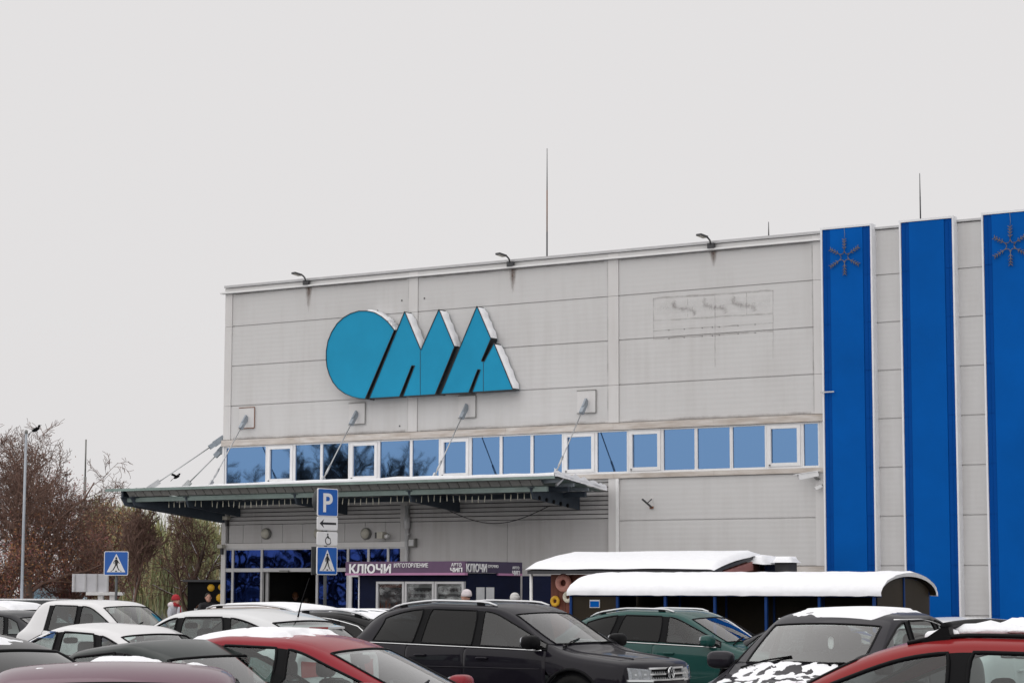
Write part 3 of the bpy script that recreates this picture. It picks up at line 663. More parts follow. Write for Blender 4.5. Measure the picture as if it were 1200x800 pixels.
# suspension rods with wall plates
for (px, py, k) in ((290, 489, 0), (419, 484, 1), (548, 476, 2), (688, 470, 3)):
    x, z = fx(px, py), fz(px, py)
    b = MB().box(x-.27, x+.27, -.03, 0.0, z-.29, z+.27); pt = P_(b, 'anchor_plate', 'wall_trim', can); pt['_o'] = (CX1, 0, 0)
    fr = MB()
    for a, c in (((x-.28, z-.30), (x+.28, z-.30)), ((x+.275, z-.30), (x+.275, z+.28)), ((x-.28, z+.275), (x+.28, z+.275))): fr.bar((a[0], -.034, a[1]), (c[0], -.034, c[1]), .02, .012, up=(0, 1, 0))
    P_(fr, 'plate_joint', 'rust' if k == 0 else 'lamp_grey', pt)
    A = Vector((x+.02, -.03, z+.04)); B = Vector((x-.02, -1.62, slope(-1.62)+.06)); d = (B-A).normalized()
    rod = MB(); rod.tube([A+d*.4, B-d*.3], .016, 8); rod.tube([B-d*.75, B-d*.45], .028, 8); ro = P_(rod, 'rod', 'galv', can); ro['_o'] = (CX1, 0, 0)
    cl = MB(); cl.bar(A+d*.02, A+d*.28, .05, .15); cl.bar(A+d*.26, A+d*.46, .10, .10); P_(cl, 'clevis', 'steel_grey', ro)
    lo = MB(); lo.bar(B-d*.32, B+d*.02, .05, .11); P_(lo, 'lower_clevis', 'galv', ro)
for (y0, z0, x1, y1) in ((.05, 6.12, CX0+.45, -1.55), (.2, 5.95, CX0+.5, -.25), (2.2, 5.95, CX0+.55, 2.2), (4.2, 5.95, CX0+.55, 4.2)):
    A = Vector((XL-.03, y0, z0)); B = Vector((x1, y1, 4.66)); d = (B-A).normalized()
    rod = MB(); rod.tube([A+d*.4, B-d*.2], .018, 8); ro = P_(rod, 'rod', 'galv', can); ro['_o'] = (CX1, 0, 0)
    cl = MB(); cl.bar(A, A+d*.34, .06, .17); cl.bar(A+d*.3, A+d*.5, .11, .13); P_(cl, 'clevis', 'steel_grey', ro)
    lo = MB(); lo.bar(B-d*.35, B+d*.03, .09, .14); P_(lo, 'lower_clevis', 'galv', ro)
# hanging tube lights along the canopy
ls = thing('light_string', 'row of short pale tube lights hanging under the canopy edge', 'lights', (fx(622, 580, -2.0), -2.0, 4.2)); ls['_o'] = tuple(ls.location)
xs_ = np.linspace(fx(622, 580, -2.0), fx(198, 585, -2.0), 62)
wz = lambda x, i: 4.16+.02*math.sin(x*1.7)
cab = MB().tube([(x, -2.0, wz(x, 0)+.09) for x in xs_], .007, 5); P_(cab, 'cable', 'dark_metal', ls)
for i, x in enumerate(xs_):
    if random.random() < .06: continue
    z = wz(x, i)+random.uniform(-.025, .02); sw = random.uniform(-.02, .02)
    P_(MB().tube([(x, -2.0, z+.08), (x+sw, -2.0, z-.08)], .011, 6), 'tube_light', 'tube_light', ls)
P_(MB().tube([(fx(520, 600, -.3)+q*(.17), -.3, 4.0-.42*math.sin(math.pi*q/19)) for q in range(20)], .012, 5), 'slack_cable', 'dark_metal', ls)

# ================================================================ ROAD SIGNS
def circ(cx, cy, r, n=14): return [(cx+r*math.cos(2*math.pi*i/n), cy+r*math.sin(2*math.pi*i/n)) for i in range(n)]
WALKER = [circ(.5, .72, .042), [(.46, .67), (.545, .675), (.575, .53), (.55, .43), (.46, .43), (.44, .54)],
          [(.46, .66), (.385, .56), (.40, .47), (.425, .475), (.415, .555), (.48, .63)], [(.54, .66), (.60, .56), (.645, .50), (.625, .485), (.575, .54), (.52, .62)],
          [(.46, .45), (.52, .45), (.46, .33), (.38, .20), (.335, .20), (.415, .34)], [(.50, .45), (.555, .45), (.58, .33), (.655, .20), (.61, .20), (.535, .33)],
          [(.27, .155), (.31, .155), (.34, .20), (.305, .20)], [(.465, .155), (.535, .155), (.535, .20), (.465, .20)], [(.69, .155), (.73, .155), (.70, .20), (.665, .20)]]
CHAIR = [circ(.52, .83, .075), [(.46, .74), (.57, .74), (.585, .50), (.74, .50), (.82, .26), (.88, .29), (.79, .56), (.47, .56)]]
def decal(parent, name, polys, mat, w, h, y=-.012, ox=0, oz=0, t=.002):
    b = MB()
    for p in polys: b.prism([((u-.5)*w+ox, (v-.5)*h+oz) for u, v in p], lambda u, v, d: (u, d, v), y-t, y, 0)
    return b.build(name, mat, parent)
def rrect(w, h, r, n=4):
    pts = []
    for cx, cz, a0 in ((w/2-r, h/2-r, 0), (-w/2+r, h/2-r, 90), (-w/2+r, -h/2+r, 180), (w/2-r, -h/2+r, 270)):
        pts += [(cx+r*math.cos(R(a0+90*i/n)), cz+r*math.sin(R(a0+90*i/n))) for i in range(n+1)]
    return pts
def plate(parent, name, w, h, z, mat, border='sign_white', y=0):
    b = MB(); b.prism(rrect(w, h, .04), lambda u, v, d: (u, d, v), y-.008, y+.018, 0)
    o = b.build(name, border, parent); o.location = (0, 0, z)
    b = MB(); b.prism(rrect(w-.035, h-.035, .03), lambda u, v, d: (u, d, v), y-.0105, y-.0085, 0); b.build('face', mat, o)
    return o
def crossing(parent, z, s, y=0):
    o = plate(parent, 'crossing_sign', s, s, z, 'sign_blue', y=y)
    decal(o, 'white_triangle', [[(.5, .90), (.12, .135), (.88, .135)]], 'sign_white', s, s, y-.0108)
    decal(o, 'walking_figure', WALKER, 'sign_black', s, s, y-.0130)
    return o
# crossing sign on the left
S = .62; dep = 57
p = ground(133.5, dep)
t = thing('road_sign', 'blue pedestrian crossing sign alone on a dark post by the trees', 'road sign', (p[0], p[1], 0), R(46))
zc = atdep(133.5, 659.5, dep)[2]
crossing(t, zc, S); MB().tube([(.02, .05, 0), (.02, .05, zc+.25)], .035, 10).build('post', 'post_dark', t)
# mast with four plates in front of the entrance
dep = 49; p = ground(381.5, dep); zz_ = lambda py: atdep(382, py, dep)[2]
t = thing('road_sign', 'signpost with parking, arrow, wheelchair and crossing plates before the entrance', 'road sign', (p[0], p[1], 0), R(81))
MB().tube([(0, .05, 0), (0, .05, zz_(572))], .038, 10).build('post', 'post_dark', t)
S = .62
o = plate(t, 'parking_sign', S, S, zz_(587.5), 'sign_blue')
me = text_mesh('P', .58, lambda u, v, d: Vector((u, -.0125-d, v)), .002, .012, sx=1.05); x0, x1 = text_dims(me)
for v in me.vertices: v.co.x -= (x0+x1)/2; v.co.z -= .205
link('letter', me, 'sign_white', o)
o = plate(t, 'arrow_plate', S, .30, zz_(612.5), 'sign_white'); 
decal(o, 'arrow', [[(.10, .5), (.32, .82), (.26, .58), (.92, .58), (.92, .42), (.26, .42), (.32, .18)]], 'sign_black', S, .30, -.0108)
o = plate(t, 'wheelchair_plate', S, .30, zz_(630.3), 'sign_white')
decal(o, 'wheelchair', CHAIR, 'sign_black', .28, .28, -.0108, .0, 0)
b = MB(); b.tube([(.02+.085*math.cos(a), -.013, -.045+.085*math.sin(a)) for a in [R(100+i*20) for i in range(13)]], .010, 5); b.build('wheel_mark', 'sign_black', o)
crossing(t, zz_(656.5), S)
b = MB(); b.lathe([(.001, .16), (.31, .16), (.31, .18), (.001, .18)], 'y', 28, (0, 0, zz_(586))); b.build('round_sign_back', 'post_dark', t)
b = MB(); b.box(-.32, .32, .15, .17, zz_(656.5)-.31, zz_(656.5)+.31); b.build('square_sign_back', 'post_dark', t)

# ================================================================ KEY KIOSK
YK = -4.6
kx0, kx1 = fx(405, 664, YK), fx(545, 664, YK); ktop, kbot = fz(500, 657.3, YK), fz(500, 673.5, YK)
ky1 = YK
while proj((kx1, ky1, ktop))[0] < 612: ky1 += .01
kio = thing('key_kiosk', 'navy key-cutting kiosk with purple lettered fascia beside the entrance', 'kiosk', (kx0, YK, .12)); kio['_o'] = (kx0, YK, .12)
P_(MB().box(kx0+.25, kx1-.05, YK+.22, ky1, .13, kbot+.05), 'cabin', 'kiosk_navy', kio)
P_(MB().box(kx0, kx1, YK, YK+.10, kbot+.055, ktop), 'front_fascia', 'purple', kio)
P_(MB().box(kx1-.10, kx1, YK+.101, ky1, kbot+.055, ktop), 'side_fascia', 'purple_dark', kio)
P_(MB().box(kx0, kx1+.003, YK-.01, YK+.11, kbot, kbot+.054), 'front_stripe', 'pink', kio)
sy = YK
while proj((kx1, sy, kbot))[0] < 584: sy += .01
P_(MB().box(kx1-.10, kx1+.003, sy, ky1, kbot, kbot+.054), 'side_stripe', 'pink', kio)
P_(MB().box(kx0+.02, kx1-.02, YK+.11, ky1-.02, ktop-.06, ktop-.01), 'roof', 'dark_metal', kio)
def fit_text(s, w, h, to3, bold):
    me = text_mesh(s, 1.0, lambda u, v, d: Vector((u, v, d)), .006, bold); x0, x1 = text_dims(me)
    ys = [v.co.y for v in me.vertices]; y0, y1 = min(ys), max(ys)
    for v in me.vertices: v.co = to3((v.co.x-x0)/(x1-x0)*w, (v.co.y-y0)/(y1-y0)*h, v.co.z)
    bm = bmesh.new(); bm.from_mesh(me); bmesh.ops.recalc_face_normals(bm, faces=bm.faces[:]); bm.to_mesh(me); bm.free()
    return me
def front_text(s, px0, px1, py0, py1, name, bold=.03):
    x0, x1 = fx(px0, py1, YK), fx(px1, py1, YK); z0, z1 = fz((px0+px1)/2, py1, YK), fz((px0+px1)/2, py0, YK)
    me = fit_text(s, x1-x0, z1-z0, lambda u, v, d: Vector((x0-kx0+u, -.011-d, z0-.12+v)), bold); link(name, me, 'sign_white', kio)
def side_text(s, px0, px1, py0, py1, name, bold=.03):
    def yy(px):
        y = YK
        while proj((kx1, y, ktop))[0] < px: y += .005
        return y
    y0, y1 = yy(px0), yy(px1); d0 = fac((px0+px1)/2, py1, (y0+y1)/2); d1 = fac((px0+px1)/2, py0, (y0+y1)/2)
    me = fit_text(s, y1-y0, d1[2]-d0[2], lambda u, v, d: Vector((kx1-kx0+.011+d, y0-YK+u, d0[2]-.12+v)), bold); link(name, me, 'sign_white', kio)
front_text('КЛЮЧИ', 409.5, 458.5, 660.3, 671.5, 'lettering', .035)
front_text('ИЗГОТОВЛЕНИЕ', 462, 502, 659.4, 664.6, 'lettering', .012)
front_text('АВТО', 529, 541, 659.2, 663.4, 'lettering', .012); front_text('ЧИП', 528, 542, 664.6, 670, 'lettering', .035)
side_text('КЛЮЧИ', 546, 570, 660, 670, 'lettering'); side_text('СРОЧНО', 571.5, 583.5, 661.5, 665, 'lettering', .008)
side_text('АВТО', 600, 608, 663.2, 666.6, 'lettering', .008); side_text('ЧИП', 600, 608.5, 668.2, 673.8, 'lettering')
wx = [fx(p, 695, YK+.15) for p in (441, 474.5, 509.5, 544.5)]
wz0, wz1 = 1.05, fz(490, 681, YK+.15)
random.seed(3)
for i in range(3):
    a, b_ = wx[i]+.01, wx[i+1]-.01; t_ = .055
    wn = MB(); wn.box(a, b_, YK+.12, YK+.21, wz0, wz0+t_); wn.box(a, b_, YK+.12, YK+.21, wz1-t_, wz1); wn.box(a, a+t_, YK+.12, YK+.21, wz0+t_, wz1-t_); wn.box(b_-t_, b_, YK+.12, YK+.21, wz0+t_, wz1-t_)
    wo = P_(wn, 'window', 'alu', kio); wo['_o'] = (kx0, YK, .12)
    P_(MB().box(a+t_, b_-t_, YK+.20, YK+.215, wz0+t_, wz1-t_), 'backboard', 'soffit' if i else 'wood_red', wo)
    kb = MB()
    for r_ in range(6 if i else 1):
        z = wz0+.18+r_*.14 if i else wz1-.14
        for c in range(22):
            x = a+t_+.03+c*(b_-a-2*t_-.06)/21; hh = random.uniform(.05, .1) if i else random.uniform(.3, .6)
            kb.box(x-.010, x+.010, YK+.185, YK+.197, z-hh, z)
    P_(kb, 'hanging_keys' if i else 'hanging_straps', 'dark_metal', wo)
    P_(MB().box(a+t_, b_-t_, YK+.155, YK+.16, wz0+t_, wz1-t_), 'pane', 'lamp_glass', wo)
for q in (0, 1):
    y0 = YK+.55+q*.42; P_(MB().box(kx1-.052, kx1-.03, y0, y0+.33, 1.25, 1.95), 'notice', 'paper', kio)
P_(MB().box(kx0+.24, kx0+.27, YK+.2, YK+.24, .13, kbot), 'corner_post', 'white_pvc', kio)

# ================================================================ DOUGHNUT CAFE CABIN
YC = -7.0; cx0, cx1 = fx(618, 664, YC), fx(836, 668, YC); cze = fz(660, 666.5, YC); YRg = -5.2; czr = fz(700, 650, YRg)
caf = thing('cafe_cabin', 'dark red wooden doughnut cabin under a thick snowy roof', 'cabin', (cx0, YC, .12)); caf['_o'] = (cx0, YC, .12)
P_(MB().add([(cx0, YC, cze-.10), (cx1, YC, cze-.10), (cx1, YRg, czr-.12), (cx0, YRg, czr-.12), (cx1, -3.4, cze-.1), (cx0, -3.4, cze-.1),
             (cx0, YC, cze-.03), (cx1, YC, cze-.03), (cx1, YRg, czr-.05), (cx0, YRg, czr-.05), (cx1, -3.4, cze-.03), (cx0, -3.4, cze-.03)],
            [(0, 1, 2, 3), (3, 2, 4, 5), (6, 7, 8, 9), (9, 8, 10, 11), (0, 1, 7, 6), (4, 5, 11, 10), (0, 3, 9, 6), (3, 5, 11, 9), (1, 2, 8, 7), (2, 4, 10, 8)]), 'roof', 'dark_metal', caf)
def fcafe(u, v):
    x = cx0-.04+(cx1-cx0+.08)*u; vv = v*2
    y = YC-.05+(YRg-YC+.05)*vv if vv <= 1 else YRg+(-3.4-YRg)*(vv-1)
    z = cze+(czr-cze)*(vv if vv <= 1 else 2-vv)
    e = min(1, min(u, 1-u)*40+.15); ev = min(1, min(v, 1-v)*14)
    rd = .06*math.exp(-((vv-1)/.25)**2)
    return (x+.02*noise.noise(Vector((y*3, 0, u))), y, z-.03+(.11*ev+.03)*e+.025*noise.noise(Vector((x*.9, y*1.2, 4)))-rd*.6)
P_(snow_slab('s', 60, 22, fcafe, 'snow', caf), 'snow', 'snow', caf)
wxa = fx(646, 690, -6.4); n = 22
for i in range(n):
    a = wxa+(cx1-.15-wxa)*i/n; b_ = wxa+(cx1-.15-wxa)*(i+1)/n
    P_(MB().box(a+.004, b_-.004, -6.42, -6.36, .13, cze-.11), 'plank', 'wood_red', caf)
P_(MB().box(wxa, cx1-.16, -6.355, -3.9, .13, cze-.12), 'cabin_core', 'kiosk_navy', caf)
for i in range(9):   # gable end planks and the pale red gable boards
    y0 = -6.3+i*.27; zt_ = cze-.12+(czr-cze)*(1-abs((y0+.13-YRg)/1.8))
    P_(MB().box(cx1-.155, cx1-.10, y0, y0+.26, .13, zt_-.02), 'plank', 'wood_red', caf)
P_(MB().add([(cx1+.02, YC+.05, cze-.13), (cx1+.02, YRg, czr-.16), (cx1+.02, YRg, czr-.34), (cx1+.02, YC+.7, cze-.13), (cx1-.03, YC+.05, cze-.13), (cx1-.03, YRg, czr-.16), (cx1-.03, YRg, czr-.34), (cx1-.03, YC+.7, cze-.13)], [(0, 1, 2, 3), (4, 5, 6, 7), (0, 1, 5, 4), (1, 2, 6, 5), (2, 3, 7, 6), (3, 0, 4, 7)]), 'barge_board', 'wood_pink', caf)
xp = fx(622.5, 680, YC+.15); P_(MB().tube([(xp, YC+.15, .12), (xp, YC+.15, cze-.1)], .035, 10), 'porch_post', 'white_paint', caf)
P_(MB().box(fx(612, 690, -4.2), wxa+1.2, -4.2, -4.1, .13, cze-.12), 'porch_wall', 'kiosk_navy', caf)
# annex with dark glazing
ax0, ax1 = cx1+.05, fx(903, 660, -4.6)
P_(MB().box(ax0, ax1, -4.9, -4.35, .13, czr-.18), 'annex', 'kiosk_navy', caf)
for i in range(4):
    a = ax0+(ax1-ax0)*i/4; P_(MB().box(a+.03, a+(ax1-ax0)/4-.03, -4.93, -4.905, 1.0, czr-.25), 'pane', 'shop_glass', caf)
def fann(u, v):
    x = ax0-.9+(ax1-ax0+1.05)*u; y = -5.25+1.0*v; e = min(1, min(u, 1-u)*12)*min(1, min(v, 1-v)*8)
    return (x, y, czr-.14+.17*e-.13*max(0, u-.35)+.02*noise.noise(Vector((x*2, y*2, 0))))
P_(snow_slab('s', 24, 10, fann, 'snow', caf), 'snow', 'snow', caf)
P_(MB().box(ax1+.2, ax1+.55, -4.8, -4.45, .13, fz(915, 658, -4.4)), 'cool_box', 'concrete_dark', caf)
def fbox(u, v): 
    e = min(1, min(u, 1-u)*6)*min(1, min(v, 1-v)*5); return (ax1+.14+.48*u, -4.88+.5*v, fz(915, 658, -4.4)-.02+.13*e)
P_(snow_slab('s', 12, 10, fbox, 'snow', caf), 'snow', 'snow', caf)
# doughnuts on the wall, bulbs under the eave
def donut(px, py, rr, mat, lab):
    x, z = fx(px, py, -6.5), fz(px, py, -6.5)
    b = MB(); vs = []; nu, nv = 24, 10
    for i in range(nu):
        for j in range(nv):
            a, c = 2*math.pi*i/nu, 2*math.pi*j/nv; q = rr*(.66+.34*math.cos(c)); vs.append((q*math.cos(a), .26*rr*math.sin(c), q*math.sin(a)))
    b.add(vs, [(i*nv+j, i*nv+(j+1) % nv, ((i+1) % nu)*nv+(j+1) % nv, ((i+1) % nu)*nv+j) for i in range(nu) for j in range(nv)], 0, True)
    o = b.build('doughnut_sign', mat); o.location = (x, -6.5, z); return tag(o, lab, 'sign', 'doughnut signs on the cabin wall')
donut(660.2, 682.5, .20, 'donut_pink', 'large pink doughnut sign on the dark red cabin wall')
donut(665.5, 699, .13, 'donut_white', 'small white doughnut sign below the pink doughnut')
donut(650.5, 704, .12, 'yellow', 'yellow doughnut sign low on the dark red cabin wall')
mk('bulb', (0.8, 0.7, 0.5), 0.4, emis=((1.0, 0.75, 0.45), 3.0))
for px, py in ((625, 669.5), (638, 667.5), (666.5, 668.5), (688, 669)):
    P_(MB().blob(tuple(fac(px, py, YC+.25)), (.03, .03, .035), 1.0, 8, 6), 'bulb', 'bulb', caf)

# ================================================================ TROLLEY SHELTER (barrel roof)
YS = -11.5; sx0, sx1 = fx(667, 694, YS), fx(1031, 698, YS); sze = (fz(667, 694, YS)+fz(1031, 698.5, YS))/2
sy1 = YS
while proj((sx1, sy1, sze))[0] < 1096: sy1 += .01
ymid = (YS+sy1)/2; szt = fz(1045, 671, ymid)-.06; hw_ = (sy1-YS)/2
sh = thing('trolley_shelter', 'long barrel-roofed trolley shelter thick with snow on blue posts', 'shelter', (sx0, YS, 0)); sh['_o'] = (sx0, YS, 0)
def arch(a): return ymid-hw_*math.cos(a), sze+(szt-sze)*math.sin(a)
na = 20
rows = [(x, *arch(math.pi*j/na)) for x in (sx0-.02, sx1+.02) for j in range(na+1)]
b = MB(); b.add(rows, [(j, j+1, na+1+j+1, na+1+j) for j in range(na)], 0, True); P_(b, 'vault_sheet', 'poly_brown', sh)
def fsh(u, v):
    a = math.pi*(0.0+v); y, z = arch(a); ny_, nz_ = -math.cos(a), math.sin(a)
    x = sx0-.04+(sx1-sx0+.08)*u
    tk = .035+.05*math.sin(a)+.016*noise.noise(Vector((x*1.1, a*2, 1)))+(.015*noise.noise(Vector((x*5, a*6, 3))))
    if u in (0, 1): tk *= .75
    if v in (0, 1): z += .014*noise.noise(Vector((x*4, v, 0)))-.02
    return (x+(.02*noise.noise(Vector((a*5, u, 2))) if u in (0, 1) else 0), y+ny_*tk, z+nz_*tk)
P_(snow_slab('s', 80, 26, fsh, 'snow', sh), 'snow', 'snow', sh)
for xe, s in ((sx1+.02, 1), (sx0-.02, -1)):   # snow thickness at the ends
    rr_ = []; b = MB()
    for j in range(27):
        p = fsh(1 if s > 0 else 0, j/26); a = math.pi*j/26; y, z = arch(a); rr_ += [p, (xe, y, z-.004)]
    b.add(rr_, [(2*j, 2*j+1, 2*j+3, 2*j+2) for j in range(26)], 0, True); P_(b, 'snow', 'snow', sh)
posts = [fx(p, 700, YS+.05) for p in (669.5, 724, 780, 838, 898, 960.5, 1024.5)]
for x in posts:
    P_(MB().box(x-.024, x+.024, YS+.02, YS+.07, 0, sze), 'post', 'post_blue', sh)
    P_(MB().box(x-.024, x+.024, sy1-.07, sy1-.02, 0, sze), 'post', 'post_blue', sh)
    rib = MB(); rib.tube([(x, arch(math.pi*j/12)[0], arch(math.pi*j/12)[1]-.03) for j in range(13)], .02, 6); P_(rib, 'rib', 'post_blue', sh)
for i in range(len(posts)-1):
    P_(MB().box(posts[i]+.025, posts[i+1]-.025, sy1-.06, sy1-.05, .15, sze-.02), 'side_panel', 'poly_brown', sh)
    if i == 0: P_(MB().box(posts[i]+.025, posts[i+1]-.025, YS+.05, YS+.06, .15, sze-.02), 'side_panel', 'poly_brown', sh)
P_(MB().box(sx0, sx1, YS+.03, YS+.08, sze-.035, sze-.001), 'eave_rail', 'post_blue', sh)
for x in (sx1-.1, sx0+.05):
    pts = [(arch(math.pi*j/16)) for j in range(17)]
    poly = [(y, z-.03) for y, z in pts[1:-1]]+[(sy1-.1, .15), (YS+.1, .15)]
    for lo_, hi_ in ((YS+.1, ymid-.03), (ymid+.03, sy1-.1)):
        pp = [(lo_, .15), (lo_, np.interp(lo_, [q[0] for q in pts], [q[1] for q in pts])-.03)]+[(y, z) for y, z in poly[:-2] if lo_ < y < hi_]+[(hi_, np.interp(hi_, [q[0] for q in pts], [q[1] for q in pts])-.03), (hi_, .15)]
        b = MB(); b.prism(pp, lambda u, v, d: (d, u, v), x, x+.01); P_(b, 'end_panel', 'poly_brown', sh)
    P_(MB().box(x-.01, x+.03, ymid-.025, ymid+.025, 0, szt-.03), 'post', 'post_blue', sh)
pz = fz(695, 707, YS+.03); xq = fx(690, 707, YS)
P_(MB().box(xq, xq+.22, YS+.03, YS+.045, pz-.075, pz+.075), 'notice', 'paper', sh)
P_(MB().box(xq+.012, xq+.208, YS+.024, YS+.029, pz-.06, pz+.05), 'notice_print', 'panel_blue', sh)
random.seed(9)
for i in range(14):      # trolleys nested inside
    x = sx0+.9+i*.42
    if x > sx1-.9: break
    t = thing('shopping_trolley', 'wire shopping trolley nested in the row inside the barrel-roofed shelter', 'trolley', (x, ymid+.1, 0), 0, 'trolleys in the shelter')
    b = MB()
    for q in range(6):
        z = .45+q*.1; b.tube([(-.38, -.24, z), (.38, -.18, z), (.38, .18, z), (-.38, .24, z)], .006, 4)
    for q in range(8):
        xx = -.36+q*.105; b.tube([(xx, -.23, .95), (xx, -.2, .45), (xx, .2, .45), (xx, .23, .95)], .006, 4)
    b.build('basket', 'galv', t); MB().tube([(-.46, -.25, 1.0), (-.46, .25, 1.0)], .016, 6).build('handle', 'post_blue', t)
    b = MB()
    for s in (-.2, .2): b.tube([(-.4, s, .95), (-.35, s, .25), (.4, s, .18)], .012, 5)
    b.build('frame', 'galv', t)
    for xx in (-.33, .38):
        for s in (-.2, .2): MB().lathe([(.001, -.015), (.06, -.015), (.06, .015), (.001, .015)], 'y', 10, (xx, s, .06)).build('wheel', 'rubber', t)

# ================================================================ BLACK COFFEE STAND, BILLBOARD, BACKGROUND BITS
dep = 62.3; p = ground(243, dep); zt_ = atdep(243, 679, dep)[2]
t = thing('coffee_stand', 'black coffee stand with yellow dots behind the man at the corner', 'kiosk', (p[0], p[1], 0), R(30)); t['_o'] = tuple(t.location)
MB().box(-.5, .75, -.5, .7, 0, zt_-.06).build('cabin', 'black', t)
MB().box(-.62, .8, -.62, .75, zt_-.06, zt_).build('roof', 'dark_metal', t)
for u, v, r_ in ((.16, zt_-.22, .10), (.45, zt_-.20, .09), (.42, zt_-.50, .11)): MB().lathe([(.001, -.512), (r_, -.512), (r_, -.502), (.001, -.502)], 'y', 20, (u, 0, v)).build('yellow_dot', 'yellow', t)
b = MB(); b.tube([(-.28, -.51, .3), (-.28, -.51, 1.25)]+[(-.02+.26*math.cos(a), -.51, 1.25+.26*math.sin(a)) for a in [math.pi-q*math.pi/10 for q in range(11)]]+[(.24, -.51, .3)], .012, 5); b.build('arch_line', 'rust', t)
MB().box(-.3, -.12, -.52, -.502, 1.3, 1.36).build('small_print', 'paper', t)
dep = 66; p = ground(104, dep); b0, b1 = atdep(92, 693, dep), atdep(131, 672, dep)
t = thing('billboard', 'pale billboard back on a short white mast among the trees', 'billboard', (p[0], p[1], 0), R(32)); w_ = 42/F_PX*dep
MB().box(-w_/2, w_/2, -.08, .08, b0[2], b1[2]).build('panel', 'billboard', t)
for q in range(4): MB().box(-w_/2+.05+q*w_/3.2, -w_/2+.09+q*w_/3.2, -.12, -.081, b0[2], b1[2]).build('batten', 'alu', t)
MB().box(.25, .4, -.1, .1, 0, b0[2]).build('leg', 'white_paint', t); MB().box(.6, .75, -.1, .1, 0, b0[2]).build('leg', 'white_paint', t)
MB().box(-.1, 1.0, -.15, .15, b0[2]-.1, b0[2]-.005).build('cap', 'white_paint', t)
dep = 76; p = ground(63, dep)
t = thing('painted_van', 'light blue and white painted van parked behind the left trees', 'van', (p[0], p[1], 0), R(32)); zt_ = atdep(63, 689, dep)[2]
b = MB(); b.prism([(-1.0, .4), (-1.0, zt_-.15), (-.85, zt_), (.75, zt_), (1.0, zt_-.4), (1.35, zt_-.75), (1.4, .4)], lambda u, v, d: (u, d, v), -.75, .75); b.build('body', 'graffiti', t)
b = MB(); b.prism([(.8, zt_-.12), (1.02, zt_-.42), (1.02, zt_-.7), (.3, zt_-.7), (.3, zt_-.12)], lambda u, v, d: (u, d, v), -.765, -.752); b.build('window', 'trim_black', t)
for x in (-.6, .9):
    for s in (-.7, .7): MB().lathe([(.12, -.1), (.3, -.1), (.32, 0), (.3, .1), (.12, .1)], 'y', 18, (x, s, .32)).build('wheel', 'rubber', t)
dep = 60; p = ground(25, dep); zt_ = atdep(25, 701.5, dep)[2]
t = thing('low_shed', 'low flat-roofed dark shed at the far left behind the cars', 'shed', (p[0], p[1], 0), R(32.6))
MB().box(-2.2, .85, 0, 2, 0, zt_-.22).build('wall', 'concrete_dark', t); MB().box(-2.3, .95, -.1, 2.1, zt_-.22, zt_-.03).build('roof', 'post_dark', t); MB().box(-2.25, .9, -.05, 2.05, zt_-.03, zt_).build('snow', 'snow', t)
MB().box(-1.6, -.4, -.02, 0, .2, zt_-.5).build('shutter', 'alu', t)
# lamp posts on the left
for (px, y1, dep, lab) in ((23.5, 505, 62, 'pale grey lamp post standing before the largest bare tree'), (73, 556, 84, 'thin grey lamp post among the russet trees')):
    p = ground(px, dep); h = atdep(px, y1, dep)[2]
    t = thing('lamp_post', lab, 'lamp post', (p[0], p[1], 0), R(32))
    MB().tube([(0, 0, 0), (0, 0, h)], [.048, .034], 12).build('post', 'post_light', t)
    MB().lathe([(.001, 0), (.14, 0), (.13, .35), (.08, .4)], 'z', 12).build('base', 'post_light', t)
    MB().lathe([(.034, -.02), (.05, 0), (.05, .06), (.02, .09), (.001, .09)], 'z', 12, (0, 0, h)).build('head', 'lamp_grey', t)
p = ground(95.5, 110); h = atdep(96, 513, 110)[2]
t = thing('radio_mast', 'very thin distant mast rising above the russet trees', 'mast', (p[0], p[1], 0))
MB().tube([(0, 0, 0), (0, 0, h*.8)], .07, 6).build('lower_tube', 'lamp_grey', t); MB().tube([(0, 0, h*.8), (0, 0, h)], .04, 6).build('upper_tube', 'lamp_grey', t)

